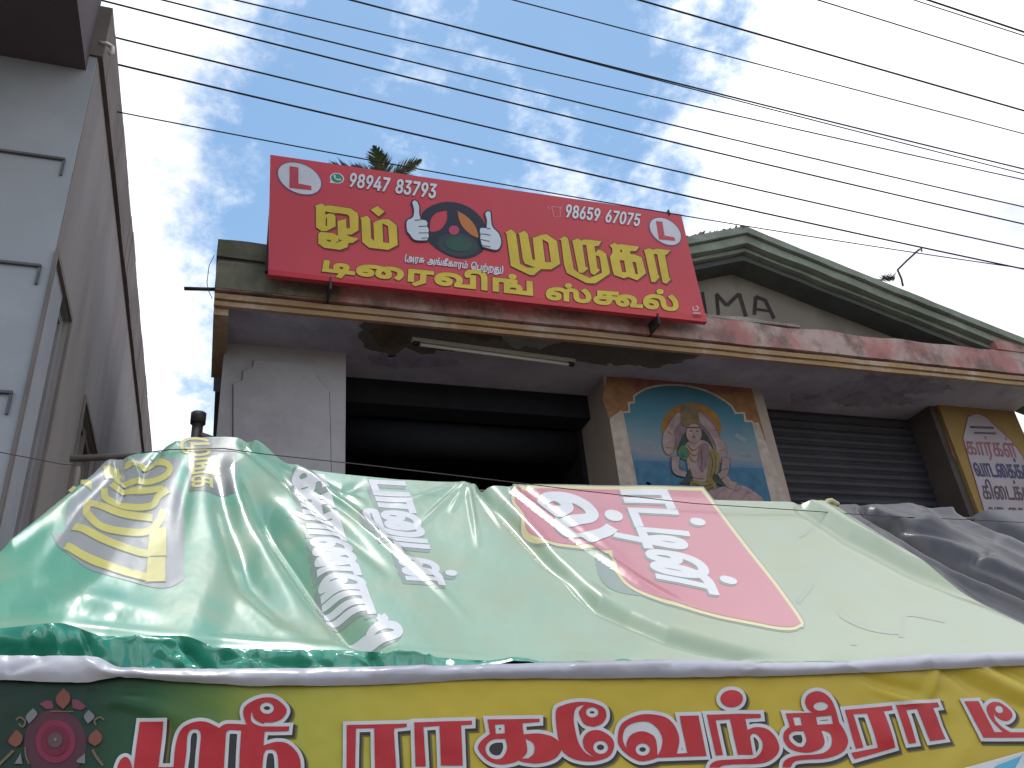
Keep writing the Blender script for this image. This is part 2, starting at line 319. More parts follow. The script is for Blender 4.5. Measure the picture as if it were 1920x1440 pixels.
GLYPHS = {
'a': (1121, '321,-124 224,-124q 94,-77q 29,6q 29,60 29,85q 51,133q 74,149 87,158q 117,170q 166,176q 206,176 953,176 956,104 217,104 186,104q 153,102q 137,96q 129,90 114,78q 114,56 114,7q 220,-51q 327,-51 344,-51 445,-51q 590,-4q 685,78q 709,130 713,149 722,174q 730,225q 730,251 730,309q 690,413q 607,484q 542,494 529,496q 506,497q 493,497 462,497q 410,475q 379,431q 379,397 379,360q 424,309q 465,309 503,309q 548,356q 548,400 548,433q 527,486q 501,510 558,527 576,512q 607,472q 626,423q 626,396 626,361q 605,304q 563,263q 502,241q 463,241 418,241q 344,275q 300,343q 300,393 300,455q 358,531q 451,566q 503,566 580,566q 697,514q 776,424q 816,312q 816,252 816,225q 810,174q 804,150 798,128 770,46q 639,-66q 454,-124q 342,-124;947,-154 947,554 1033,554 1033,-154'),
'ra': (640, '231,-212 174,-159 367,24 367,482 174,482 174,0 88,0 88,554 623,554 623,482 453,482 453,0'),
'su': (867, '261,-12 201,-12q 105,26q 49,100q 49,152 49,206q 106,285q 230,328q 332,328 843,328 843,258 325,258 274,258q 203,246q 178,232 156,219q 135,182q 135,153 135,107q 211,60q 269,60 313,60q 376,87q 411,154q 411,213 411,482 239,482 239,302 160,286 160,554 683,554 683,482 496,482 496,226 496,159q 473,83q 452,57 421,19q 324,-12q;632,0 632,275 715,267 715,0'),
'nga': (1044, '88,0 88,554 604,554 604,482 430,482 430,324 450,336q 514,362q 558,362 608,362q 680,324q 718,252q 718,201 718,165q 698,99q 682,72 804,72 804,0 344,0 344,72 595,72 612,97q 632,158q 632,192 632,245q 582,289q 543,289 511,289q 452,263q 430,246 430,144 344,144 344,482 174,482 174,0;733,0 733,72 870,72 870,554 956,554 956,0'),
'ka': (825, '261,-12 201,-12q 105,26q 49,100q 49,152 49,206q 106,285q 230,328q 332,328 512,328 564,328q 640,318q 697,297q 720,279 746,259q 776,194q 776,152 776,76q 685,-8q 602,-8 579,-8q 525,-2q 502,5 521,72 536,68q 575,62q 594,62 641,62q 690,108q 690,156 690,190q 660,231q 611,251q 550,258q 519,258 325,258 274,258q 203,246q 178,232 156,219q 135,182q 135,153 135,107q 211,60q 269,60 313,60q 376,87q 411,153q 411,213 411,482 239,482 239,302 160,286 160,554 683,554 683,482 496,482 496,226 496,159q 473,83q 452,57 421,19q 324,-12q'),
'ii': (0, '-168,843 -82,843q 8,774q 8,718 8,655q -68,594q -123,594 -181,594q -251,653q -251,705 -251,728q -232,790q -205,818 -154,796 -170,777q -185,738q -185,719 -185,697q -169,669q -141,656q -123,656 -94,656q -62,688q -62,713 -62,748q -118,780q -162,780 -170,780q -192,779q -201,778 -278,770q -350,685q -350,626 -350,598q -336,553q -324,535 -408,529 -417,549q -427,597q -427,624 -427,668q -396,747q -333,808q -235,843q'),
'aa': (640, '88,0 88,554 623,554 623,482 453,482 453,0 367,0 367,482 174,482 174,0'),
'ma': (858, '580,566 655,566q 751,489q 797,352q 797,262 797,192q 767,92q 734,60 711,37q 651,11q 570,0q 512,0 88,0 88,554 174,554 174,72 400,72 400,355 400,417q 423,490q 445,515 468,540q 532,566q;578,494 561,494q 529,483q 518,471 502,453q 486,400q 486,338 486,72 533,72 601,72q 677,110q 709,196q 709,267 709,331q 682,433q 625,494q'),
'e': (901, '400,-12 325,-12q 200,46q 107,152q 57,302q 57,393 57,505q 130,673q 251,786q 399,843q 475,843 555,843q 667,803q 707,768 745,735q 791,644q 813,512q 813,415 813,0 727,0 727,365 727,457q 713,587q 679,678q 648,709 620,738q 534,768q 475,768 424,768q 308,728q 207,638q 143,492q 143,385 143,323q 168,222q 214,144q 276,90q 313,75 329,71 349,64q 390,58q 411,58 462,58q 523,115q 523,173 523,218q 474,277q 430,277 387,277q 335,221q 335,171 335,135q 359,69q 384,43 326,27 299,53q 257,132q 257,192 257,234q 295,305q 373,349q 432,349 481,349q 557,308q 602,229q 602,173 602,108q 547,26q 456,-12q'),
'pa': (778, '88,0 88,554 174,554 174,72 604,72 604,554 690,554 690,0'),
'rra': (869, '570,566 646,566q 751,490q 805,347q 805,244 805,122q 743,-33q 690,-77 652,-108q 556,-143q 447,-156q 388,-156 270,-156 228,-156q 182,-168q 165,-179 149,-190q 131,-230q 131,-263 131,-278q 133,-305q 134,-317 52,-321 49,-303q 45,-260q 45,-243 45,-199q 77,-138q 102,-119 120,-106q 159,-91q 210,-84q 243,-84 366,-84 459,-84q 591,-57q 676,13q 716,144q 716,247 716,338q 677,446q 608,494q 563,494 537,494q 491,477q 474,458 454,435q 438,373q 438,319 438,0 352,0 352,321 352,370q 342,439q 327,461 317,476q 285,494q 262,494 239,494q 208,477q 197,463 181,441q 172,371q 172,327 172,0 86,0 86,341 86,390q 95,456q 119,504q 139,524 160,545q 218,566q 255,566 294,566q 354,538q 398,483q 411,443 390,450 401,483q 448,536q 521,566q'),
'thu': (1091, '261,-12 201,-12q 105,26q 49,100q 49,153 49,206q 106,285q 230,328q 332,328 486,328 553,328q 660,293q 736,224q 776,123q 776,58 776,16q 758,-59q 742,-90 717,-151 679,-206q 563,-282q 409,-321q 313,-321 300,-321 230,-321q 110,-290q 38,-222q 38,-167 38,-145q 54,-113q 69,-103 83,-93q 121,-84q 164,-84 935,-84 935,-156 686,-156 620,-156 156,-156 144,-156q 121,-163q 121,-180 121,-209q 208,-248q 297,-248 310,-248 383,-248q 497,-226q 585,-183q 617,-152 652,-90 664,-69q 679,-23q 687,27q 687,55 687,125q 635,215q 538,258q 472,258 325,258 274,258q 203,246q 178,232 156,219q 135,182q 135,153 135,107q 211,60q 269,60 313,60q 376,87q 411,154q 411,213 411,482 239,482 239,302 160,286 160,554 683,554 683,482 496,482 496,226 496,159q 473,83q 452,57 421,19q 324,-12q;917,-156 917,554 1003,554 1003,-156'),
'di': (797, '88,0 88,554 174,554 174,72 780,72 780,0;489,471 530,471q 589,445q 626,400q 643,342q 643,310 643,265q 625,171q 612,124 498,-284 419,-262 497,10 500,26 519,94 536,150q 556,252q 556,307 556,351q 521,399q 488,399 451,399q 406,341q 406,286 406,238q 441,154q 497,85q 528,56 456,19 421,58q 360,141q 323,237q 323,295 323,345q 361,424q 436,471q'),
'ai': (1160, '249,-12 196,-12q 108,41q 57,153q 57,243 57,342q 144,487q 302,566q 408,566 456,566q 542,551q 622,521q 659,497 695,466 758,415q 825,271q 825,189 825,122q 786,33q 713,-12q 663,-12 605,-12q 532,40q 497,129q 497,186 497,245q 522,342q 567,423q 597,457 640,498 680,531q 774,566q 828,566 922,566q 1040,487q 1096,357q 1096,280 1096,211q 1069,104q 1028,21q 1005,-12 933,32 965,77q 1008,192q 1008,276 1008,342q 964,439q 881,492q 821,492 775,492q 708,468q 673,439 641,406q 600,328q 581,239q 581,189 581,120q 623,56q 660,56 691,56q 726,94q 740,152q 740,182 740,262q 679,388q 621,433 574,466q 462,492q 398,492 324,492q 214,438q 149,344q 139,283 138,268q 136,241q 136,233 136,168q 167,90q 221,56q 254,56 281,56q 319,79q 340,123q 340,155 340,205q 288,258q 247,258 207,258q 137,216q 108,184 93,248 123,283q 212,328q 261,328 333,328q 422,240q 422,165 422,110q 380,30q 303,-12q'),
'va': (1044, '249,-12 196,-12q 108,41q 57,153q 57,243 57,350q 142,494q 282,566q 364,566 440,566q 549,521q 618,442q 651,339q 651,280 651,216q 623,116q 603,72 870,72 870,554 956,554 956,0 515,0 511,63 534,98q 563,201q 563,269 563,340q 513,440q 422,492q 360,492 290,492q 190,425q 136,310q 136,237 136,170q 167,91q 220,56q 253,56 279,56q 318,79q 340,123q 340,155 340,205q 288,258q 247,258 207,258q 137,216q 108,184 93,248 123,283q 212,328q 261,328 333,328q 422,240q 422,165 422,110q 380,30q 303,-12q'),
'i': (262, '-79,843 -25,843q 64,808q 98,773 121,750q 155,681q 174,572q 174,489 174,0 88,0 88,471 88,543q 75,637q 51,698q 34,718 13,744q -46,768q -81,768 -124,768q -184,735q -215,676q -215,637 -215,609q -199,544q -182,515 -273,515 -286,545q -301,605q -301,636 -301,690q -265,768q -203,818q -123,843q'),
'sa': (1285, '249,-12 196,-12q 108,40q 57,153q 57,242 57,323q 105,445q 189,526q 298,566q 359,566 411,566q 494,537q 561,477q 587,430 558,433 567,468q 609,529q 674,566q 719,566 756,566q 815,544q 837,521 863,494q 889,411q 889,343 889,255 889,200q 905,121q 930,95 945,79q 987,62q 1015,62 1049,62q 1103,94q 1135,170q 1135,237 1135,303q 1102,415q 1046,508q 1009,547 1087,600 1149,521q 1222,347q 1222,244 1222,159q 1173,45q 1079,-12q 1009,-12 966,-12q 895,13q 869,38 848,58q 818,119q 802,200q 802,250 802,288 802,353q 793,427q 783,449 773,473q 737,494q 714,494 693,494q 662,476q 652,463 637,444q 623,391q 623,351 623,0 537,0 537,293 537,356q 503,431q 477,453 449,476q 392,492q 355,492 286,492q 188,425q 136,308q 136,232 136,168q 167,90q 220,56q 253,56 279,56q 318,79q 340,123q 340,155 340,205q 288,258q 247,258 207,258q 137,216q 108,184 93,248 123,283q 212,328q 261,328 333,328q 422,240q 422,165 422,110q 380,30q 303,-12q'),
'kuu': (1332, '801,-12 760,-12q 688,27q 643,114q 643,185 643,268q 712,392q 835,462q 917,462 981,462q 1074,426q 1135,362q 1164,280q 1164,234 1164,185q 1138,100q 1121,72 1315,72 1315,0 1036,0 1032,63 1045,80q 1065,128q 1078,186q 1078,219 1078,300q 985,390q 910,390 855,390q 774,350q 745,302 738,280 728,250q 718,202q 718,169 718,108q 772,56q 809,56 844,56q 878,103q 878,137 878,182q 839,235q 772,258q 730,258 593,258 593,328 694,328 752,328q 826,317q 875,296q 895,282 924,261q 958,194q 958,150 958,75q 883,-12q;261,-12 201,-12q 105,26q 49,100q 49,152 49,206q 106,285q 230,328q 332,328 626,328 626,258 325,258 274,258q 203,246q 178,232 156,219q 135,182q 135,153 135,107q 211,60q 269,60 313,60q 376,87q 411,154q 411,213 411,482 239,482 239,302 160,286 160,554 683,554 683,482 496,482 496,226 496,159q 473,83q 452,57 421,19q 324,-12q'),
'la': (1013, '249,-12 196,-12q 108,40q 57,153q 57,242 57,323q 105,445q 189,526q 298,566q 359,566 407,566q 507,540q 545,502 573,475q 604,405q 617,313q 617,252 617,217q 624,159q 642,113q 658,95 673,79q 715,62q 744,62 777,62q 831,94q 863,170q 863,237 863,303q 831,415q 774,508q 738,547 816,600 878,521q 950,347q 950,244 950,159q 901,45q 807,-12q 737,-12 694,-12q 623,13q 597,38 565,68q 531,174q 530,250 530,286q 522,362q 498,431q 472,455 452,473q 396,492q 355,492 286,492q 188,425q 136,308q 136,232 136,168q 167,90q 220,56q 253,56 280,56q 319,79q 340,123q 340,155 340,205q 288,258q 247,258 207,258q 137,216q 108,184 93,248 123,283q 212,328q 261,328 333,328q 422,240q 422,165 422,110q 380,30q 303,-12q'),
'pl': (0, '-278,678 -307,678q -345,715q -345,745 -345,774q -307,812q -278,812 -249,812q -211,774q -211,745 -211,715q -249,678q'),
'ta': (693, '88,0 88,554 174,554 174,72 676,72 676,0'),
'na': (1234, '249,-12 196,-12q 108,41q 57,153q 57,243 57,342q 144,487q 302,566q 408,566 456,566q 543,551q 623,520q 662,495 708,453 761,406q 825,271q 825,189 825,122q 786,33q 713,-12q 663,-12 605,-12q 532,40q 497,129q 497,186 497,239q 520,333q 566,417q 600,454 650,495 680,513q 748,539q 845,554q 918,554 1217,554 1217,482 1047,482 1047,0 961,0 961,482 895,482 862,482q 804,477q 752,466q 704,446q 681,430 648,409q 604,332q 581,237q 581,189 581,120q 623,56q 660,56 691,56q 726,94q 740,152q 740,182 740,261q 679,388q 621,433 574,466q 462,492q 398,492 324,492q 214,438q 149,344q 139,283 138,268q 136,241q 136,233 136,168q 167,90q 220,56q 253,56 280,56q 319,79q 340,123q 340,155 340,205q 288,258q 247,258 207,258q 137,216q 108,184 93,248 123,283q 212,328q 261,328 333,328q 422,240q 422,165 422,110q 380,30q 303,-12q'),
'nu': (1426, '249,-12 196,-12q 108,41q 57,153q 57,243 57,342q 144,487q 302,566q 408,566 456,566q 543,551q 623,520q 662,495 696,465 753,414q 825,279q 825,189 825,122q 786,33q 713,-12q 663,-12 605,-12q 532,40q 497,129q 497,186 497,244q 523,342q 570,425q 599,457 638,497 674,529q 768,566q 826,566 914,566q 1034,488q 1096,336q 1096,226 1096,129q 1045,-28q 1000,-90 952,-152 890,-210q 719,-285q 515,-321q 403,-321 375,-321 302,-321q 179,-304q 88,-267q 38,-208q 38,-167 38,-145q 54,-113q 69,-103 83,-93q 121,-84q 164,-84 1268,-84 1277,-156 913,-156 827,-156 156,-156 144,-156q 121,-163q 121,-180 121,-199q 175,-230q 289,-248q 379,-248 412,-248 502,-248q 652,-226q 776,-183q 824,-153 893,-89 930,-49q 981,47q 1008,160q 1008,223 1008,295q 980,398q 929,462q 862,492q 823,492 784,492q 720,471q 691,449 659,422 635,394q 600,321q 581,237q 581,189 581,120q 623,56q 660,56 691,56q 726,94q 740,152q 740,182 740,235q 713,326q 660,403q 621,433 574,466q 462,492q 398,492 324,492q 214,438q 149,344q 139,283 138,268q 136,241q 136,233 136,168q 167,90q 220,56q 253,56 280,56q 319,79q 340,123q 340,155 340,205q 288,258q 247,258 207,258q 137,216q 108,184 93,248 123,283q 212,328q 261,328 333,328q 422,240q 422,165 422,110q 380,30q 303,-12q;1252,-156 1252,554 1338,554 1338,-156'),
'lla': (1070, '249,-12 196,-12q 108,41q 57,153q 57,243 57,325q 106,446q 192,526q 300,566q 358,566 402,566q 472,549q 530,518q 555,497 542,401 507,445q 418,492q 355,492 288,492q 190,425q 136,310q 136,237 136,170q 167,91q 220,56q 253,56 280,56q 319,79q 340,123q 340,155 340,205q 288,258q 247,258 207,258q 137,216q 108,184 93,248 123,283q 212,328q 261,328 333,328q 422,240q 422,165 422,110q 380,30q 303,-12q;537,0 537,416 549,494 549,554 1053,554 1053,482 883,482 883,0 797,0 797,482 623,482 623,0'),
'ku': (1062, '499,-12 438,-12q 342,26q 286,100q 286,152 286,206q 343,285q 468,328q 569,328 694,328 781,328q 903,280q 979,198q 1014,95q 1014,40 1014,-40q 965,-160q 879,-245q 765,-297q 634,-321q 566,-321 537,-321 431,-321q 273,-268q 164,-177q 98,-61q 68,67q 68,130 68,151 68,233q 108,377q 172,502q 207,554 280,510 240,454q 184,335q 154,212q 154,150 154,131 154,56q 199,-79q 293,-184q 443,-244q 548,-244 560,-244 645,-244q 780,-208q 875,-137q 926,-30q 926,41 926,116q 864,212q 755,258q 686,258 562,258 511,258q 440,246q 415,232 393,219q 372,182q 372,153 372,107q 448,60q 506,60 550,60q 613,87q 648,154q 648,213 648,482 476,482 476,302 397,286 397,554 920,554 920,482 733,482 733,226 733,159q 710,83q 689,57 658,19q 561,-12q'),
'nna': (1648, '249,-12 196,-12q 108,41q 57,153q 57,243 57,342q 144,487q 302,566q 408,566 456,566q 543,551q 623,520q 662,495 703,459 760,407q 825,272q 825,189 825,122q 786,33q 713,-12q 663,-12 605,-12q 532,40q 497,129q 497,186 497,239q 519,335q 563,419q 596,454 644,495 691,530q 801,566q 866,566 911,566q 986,551q 1053,520q 1084,497 1130,457 1164,424q 1213,341q 1240,244q 1240,189 1240,122q 1201,33q 1128,-12q 1077,-12 1020,-12q 947,40q 912,129q 912,186 912,237q 933,329q 981,417q 1020,458 1065,495 1095,513q 1163,539q 1260,554q 1333,554 1631,554 1631,482 1461,482 1461,0 1375,0 1375,482 1310,482 1277,482q 1220,478q 1169,467q 1121,447q 1096,430 1063,409q 1019,334q 996,240q 996,189 996,120q 1038,56q 1074,56 1106,56q 1141,94q 1155,152q 1155,182 1155,239q 1125,337q 1076,411q 1047,432 1005,466q 914,493q 868,493 812,493q 717,465q 672,429 639,401q 599,322q 581,233q 581,189 581,120q 623,56q 660,56 691,56q 726,94q 740,152q 740,182 740,262q 679,388q 621,433 574,466q 462,492q 398,492 324,492q 214,438q 149,344q 139,283 138,268q 136,241q 136,233 136,168q 167,90q 220,56q 253,56 280,56q 319,79q 340,123q 340,155 340,205q 288,258q 247,258 207,258q 137,216q 108,184 93,248 123,283q 212,328q 261,328 333,328q 422,240q 422,165 422,110q 380,30q 303,-12q'),
'zhu': (1132, '849,-46 885,-46q 941,-71q 972,-118q 972,-152 972,-194q 934,-253q 869,-291q 786,-312q 695,-321q 651,-321 607,-321 506,-321q 337,-285q 206,-212q 115,-103q 68,43q 68,135 68,151 68,233q 108,377q 172,502q 206,554 281,510 241,454q 184,335q 154,212q 154,150 154,131 154,71q 183,-40q 248,-134q 355,-205q 511,-244q 616,-244 654,-244 695,-244q 778,-235q 847,-216q 888,-184q 888,-160 888,-137q 858,-116q 830,-116 796,-116q 728,-149q 709,-163 709,-90 727,-78q 799,-46q;674,-167 674,8 759,8 759,-167;854,566 929,566q 1025,489q 1071,352q 1071,262 1071,192q 1041,92q 1008,60 985,37q 925,11q 844,0q 786,0 362,0 362,554 448,554 448,72 674,72 674,355 674,417q 697,490q 719,515 742,540q 806,566q;852,494 835,494q 803,483q 792,471 776,453q 760,400q 760,338 760,72 807,72 875,72q 951,110q 983,196q 983,267 983,331q 956,433q 899,494q'),
'tha': (825, '261,-12 201,-12q 105,26q 49,100q 49,152 49,206q 106,285q 230,328q 332,328 477,328 564,328q 700,285q 777,185q 777,98 777,31q 727,-60q 681,-94 648,-117q 565,-145q 457,-156q 385,-156 272,-156 230,-156q 184,-168q 167,-179 151,-190q 133,-230q 133,-263 133,-278q 135,-305q 136,-317 54,-321 51,-303q 47,-260q 47,-243 47,-199q 79,-138q 104,-119 122,-106q 161,-91q 212,-84q 245,-84 354,-84 443,-84q 557,-69q 627,-38q 650,-13 670,9q 691,68q 691,105 691,154q 652,214q 587,246q 508,258q 467,258 325,258 274,258q 203,246q 178,232 156,219q 135,182q 135,153 135,107q 211,60q 269,60 313,60q 376,87q 411,154q 411,213 411,482 239,482 239,302 160,286 160,554 683,554 683,482 496,482 496,226 496,159q 473,83q 452,57 421,19q 324,-12q'),
'ru': (1051, '820,319 874,319q 956,262q 1002,154q 1002,78 1002,-29q 929,-181q 803,-276q 642,-321q 554,-321 534,-321 431,-321q 275,-270q 166,-181q 99,-67q 68,62q 68,127 68,146 68,229q 106,372q 169,498q 206,554 280,510 222,425q 154,249q 154,143 154,126 154,53q 197,-80q 290,-184q 437,-244q 541,-244 552,-244 661,-244q 824,-174q 914,-31q 914,77 914,134q 889,209q 840,247q 805,247 777,247q 728,225q 708,211 708,284 727,298q 783,319q;361,0 361,554 883,554 883,482 708,482 708,0 622,0 622,482 447,482 447,0'),
'kii': (825, '261,-12 201,-12q 105,26q 49,100q 49,152 49,206q 106,285q 230,328q 332,328 512,328 564,328q 640,318q 697,297q 720,279 746,259q 776,194q 776,152 776,76q 685,-8q 602,-8 579,-8q 525,-2q 502,5 521,72 536,68q 575,62q 594,62 641,62q 690,108q 690,156 690,190q 660,231q 611,251q 550,258q 519,258 325,258 274,258q 203,246q 178,232 156,219q 135,182q 135,153 135,107q 211,60q 269,60 313,60q 376,87q 411,153q 411,213 411,482 239,482 239,302 160,286 160,554 683,554 683,482 496,482 496,226 496,159q 473,83q 452,57 421,19q 324,-12q;657,843 743,843q 833,774q 833,718 833,655q 757,594q 702,594 644,594q 574,653q 574,705 574,728q 593,790q 620,818 671,796 655,777q 640,738q 640,719 640,697q 656,669q 684,656q 702,656 731,656q 763,688q 763,713 763,748q 707,780q 663,780 655,780q 633,779q 624,778 547,770q 475,685q 475,626 475,598q 489,553q 501,535 417,529 408,549q 398,597q 398,624 398,668q 429,747q 492,808q 590,843q'),
'0': (648, '324,-10 243,-10q 129,78q 69,245q 69,363 69,481q 130,648q 244,737q 324,737 405,737q 519,648q 579,481q 579,363 579,245q 520,78q 406,-10q;324,71 377,71q 452,140q 490,271q 490,363 490,457q 452,587q 377,657q 324,657 271,657q 197,587q 158,457q 158,363 158,271q 197,140q 271,71q'),
'1': (648, '110,0 110,78 560,78 560,0;396,728 396,0 305,0 305,642 300,642 124,511 124,611 282,728'),
'2': (648, '92,0 92,67 334,329 375,373q 428,439q 456,500q 456,533 456,571q 419,627q 358,657q 319,657 277,657q 216,623q 183,562q 183,521 94,521 94,585q 154,683q 256,737q 321,737 386,737q 486,683q 543,591q 543,534 543,495q 515,420q 444,325q 379,257 220,87 220,82 556,82 556,0'),
'3': (648, '310,-10 244,-10q 134,36q 65,123q 61,184 156,184 160,147q 202,97q 270,72q 311,72 355,72q 427,102q 468,162q 468,206 468,245q 432,311q 352,352q 286,352 226,352 226,426 410,640 410,646 97,646 97,728 532,728 532,660 303,396 303,411 382,419q 498,365q 561,266q 561,205 561,143q 496,45q 383,-10q'),
'4': (648, '59,148 59,224 349,728 440,728 157,235 157,229 589,229 589,148;402,0 402,170 402,206 402,454 490,454 490,0'),
'5': (648, '315,-10 251,-10q 150,41q 89,128q 87,184 177,184 180,151q 218,101q 279,72q 315,72 359,72q 428,113q 467,185q 467,231 467,278q 426,352q 355,395q 310,395 276,395q 207,373q 185,356 98,367 141,728 524,728 524,646 219,646 194,434 198,434 221,452q 289,476q 327,476 376,476q 461,440q 523,374q 558,285q 558,232 558,163q 495,53q 386,-10q'),
'6': (648, '324,-10 257,-10q 152,52q 93,161q 93,231 93,283q 138,398q 196,485 361,728 461,728 218,373 209,373 219,393q 256,427q 307,447q 336,447 402,447q 500,392q 555,292q 555,224 555,156q 495,51q 391,-10q;324,70 366,70q 430,110q 467,179q 467,224 467,270q 430,338q 366,377q 324,377 282,377q 217,339q 181,271q 181,226 181,180q 217,110q 282,70q'),
'7': (648, '139,0 462,640 462,646 89,646 89,728 559,728 559,641 236,0'),
'8': (648, '324,-10 250,-10q 137,42q 74,134q 74,193 74,239q 111,318q 176,371q 216,378 216,382 163,396q 101,486q 101,544 101,600q 158,687q 259,737q 324,737 388,737q 488,687q 546,600q 546,544 546,486q 483,396q 432,382 432,378 471,371q 536,318q 574,239q 574,193 574,134q 510,42q 397,-10q;324,71 372,71q 442,103q 481,160q 481,198 481,239q 440,301q 369,336q 324,336 278,336q 207,301q 166,239q 166,198 166,160q 204,103q 275,71q;324,414 362,414q 422,445q 457,500q 457,537 457,574q 423,627q 363,657q 324,657 284,657q 224,627q 190,574q 190,537 190,500q 224,445q 285,414q'),
'9': (648, '324,737 391,737q 496,676q 555,567q 555,497 555,445q 510,329q 452,243 287,0 187,0 430,355 439,355 429,334q 392,301q 341,281q 312,281 246,281q 147,336q 93,436q 93,504 93,572q 153,677q 257,737q;324,658 282,658q 218,618q 181,548q 181,504 181,458q 218,389q 282,350q 324,350 366,350q 431,389q 467,458q 467,502 467,547q 431,618q 366,658q'),
'(': (391, '125,296 125,376q 157,550q 214,712q 250,772 336,772 298,695q 243,529q 214,368q 214,296 214,231q 240,99q 294,-49q 336,-136 250,-136 188,-30q 125,189q'),
')': (391, '55,-136 98,-47q 152,102q 177,234q 177,296 177,368q 147,529q 93,695q 55,772 140,772 177,712q 234,550q 266,375q 266,296 266,188q 201,-32q 140,-136'),
'L': (565, '88,0 88,728 181,728 181,82 518,82 518,0'),
}

def glyph_contours(key):
    w, s = GLYPHS[key]; res = []
    for cs in s.split(';'):
        pts = []
        for q in cs.split():
            on = not q.endswith('q'); a, b = q.rstrip('q').split(','); pts.append((float(a), float(b), on))
        full = []
        for i, p in enumerate(pts):
            pr = pts[i-1]
            if not p[2] and not pr[2]: full.append(((p[0]+pr[0])/2, (p[1]+pr[1])/2, True))
            full.append(p)
        while not full[0][2]: full = full[1:]+full[:1]
        o = []; n = len(full); i = 0
        while i < n:
            p = full[i]; o.append(p[:2]); nx = full[(i+1) % n]
            if not nx[2]:
                e = full[(i+2) % n]
                for t in (.33, .67): o.append(tuple((1-t)**2*p[j]+2*t*(1-t)*nx[j]+t*t*e[j] for j in (0, 1)))
                i += 2
            else: i += 1
        res.append(o)
    return w, res
def text(keys, quad, H=560, track=0):
    """solids, holes of a line of glyphs fitted into a pixel quad (base start, base end, top end, top start)"""
    x = 0; so_, ho_ = [], []; prev = None
    for k in keys.split() if isinstance(keys, str) else keys:
        if k == '_': x += 420; continue
        w, cs = glyph_contours(k); dx = x
        if k == 'pl':
            xs = [p[0] for c in prev[1] for p in c]; mx_ = [p[0] for c in cs for p in c]
            dx = prev[0]+(min(xs)+max(xs))/2-(min(mx_)+max(mx_))/2; w = 0
        sg = max((area(c) for c in cs), key=abs) > 0
        for c in cs: (so_ if (area(c) > 0) == sg else ho_).append([(px_+dx, py_) for px_, py_ in c])
        if k != 'pl': prev = (dx, cs)
        x += w+(track if k != 'pl' else 0)
    b0, b1, t1, t0 = quad
    def mp(p):
        u, v = p[0]/x, p[1]/H
        return tuple((1-u)*((1-v)*b0[j]+v*t0[j])+u*((1-v)*b1[j]+v*t1[j]) for j in (0, 1))
    return [[mp(p) for p in c] for c in so_], [[mp(p) for p in c] for c in ho_]

# ================================================================== THE SETTING
asph = mat('asphalt', (.055, .053, .05), rough=.95, scale=1.5, bump=.4, bscale=60)
g = obj('ground', pydata('ground', [(-300, -300, 0), (300, -300, 0), (300, 300, 0), (-300, 300, 0)], [(0, 1, 2, 3)]), mat('dust', (.21, .17, .13), rough=.95, scale=.6, stain=(.12, .1, .08), bump=.3, bscale=30))
tag(g, kind='structure')
rd = box('road', -60, 60, -5.5, -.6, -.2, .004, asph); tag(rd, kind='structure')

# ------------------------------------------------------------------ shop building
plaster = mat('grey_plaster', (.40, .38, .40), rough=.9, scale=2.2, var=.1, stain=(.27, .25, .26), stain_amt=.45, bump=.12, bscale=25)
soffit_m = mat('soffit_paint', (.41, .405, .50), rough=.92, scale=1.6, var=.14, stain=(.22, .205, .29), stain_amt=.6, stain_scale=1.7, second=(.36, .35, .41), bump=.2, bscale=14)
bare = mat('bare_concrete', (.13, .125, .115), rough=.95, scale=4, var=.35, stain=(.065, .06, .058), stain_amt=.6, bump=.6, bscale=30)
mossy = mat('mossy_concrete', (.17, .165, .12), rough=.95, scale=3, var=.3, stain=(.075, .085, .05), stain_amt=.7, second=(.28, .27, .21), bump=.5, bscale=26)
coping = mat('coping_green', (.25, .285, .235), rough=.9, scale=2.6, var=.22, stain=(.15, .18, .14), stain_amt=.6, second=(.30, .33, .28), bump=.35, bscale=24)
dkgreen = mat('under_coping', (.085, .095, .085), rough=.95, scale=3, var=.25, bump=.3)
redband = mat('red_band', (.37, .17, .16), rough=.85, scale=3.5, var=.25, stain=(.46, .39, .35), stain_amt=.75, stain_scale=3.4, second=(.16, .12, .10), bump=.4, bscale=22, stretch=(1, 1, .8))
ochre = mat('ochre_band', (.38, .245, .13), rough=.85, scale=4, var=.2, stain=(.30, .22, .17), stain_amt=.6, second=(.5, .42, .34), bump=.3, bscale=24)
tymp_m = mat('tympanum', (.25, .22, .185), rough=.95, scale=1.4, var=.2, stain=(.15, .135, .12), stain_amt=.6, stain_scale=1.6, bump=.3, bscale=18, stretch=(1, 1, .6))
broken = mat('broken_plaster', (.36, .33, .30), rough=.95, scale=9, var=.3, stain=(.2, .17, .15), bump=.8, bscale=40)
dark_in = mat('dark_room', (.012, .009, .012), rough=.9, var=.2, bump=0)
metal_dk = mat('dark_iron', (.06, .055, .055), rough=.6, var=.3, metal=.4, bump=.1)

shop = thing('shop_building', 'old single-storey plastered shop with a mossy gable and peeling canopy behind the red sign', 'shop')
ZS = 4.549                                  # underside of the canopy
YF, YW, YO = 4.2, 4.68, 4.94                # canopy front, pillar front, shutter line
XL, XR = -.145, 6.9
# walls and pillars
wl = box('wall', -.075, .66, YW, 5.15, 0, ZS, plaster, shop)
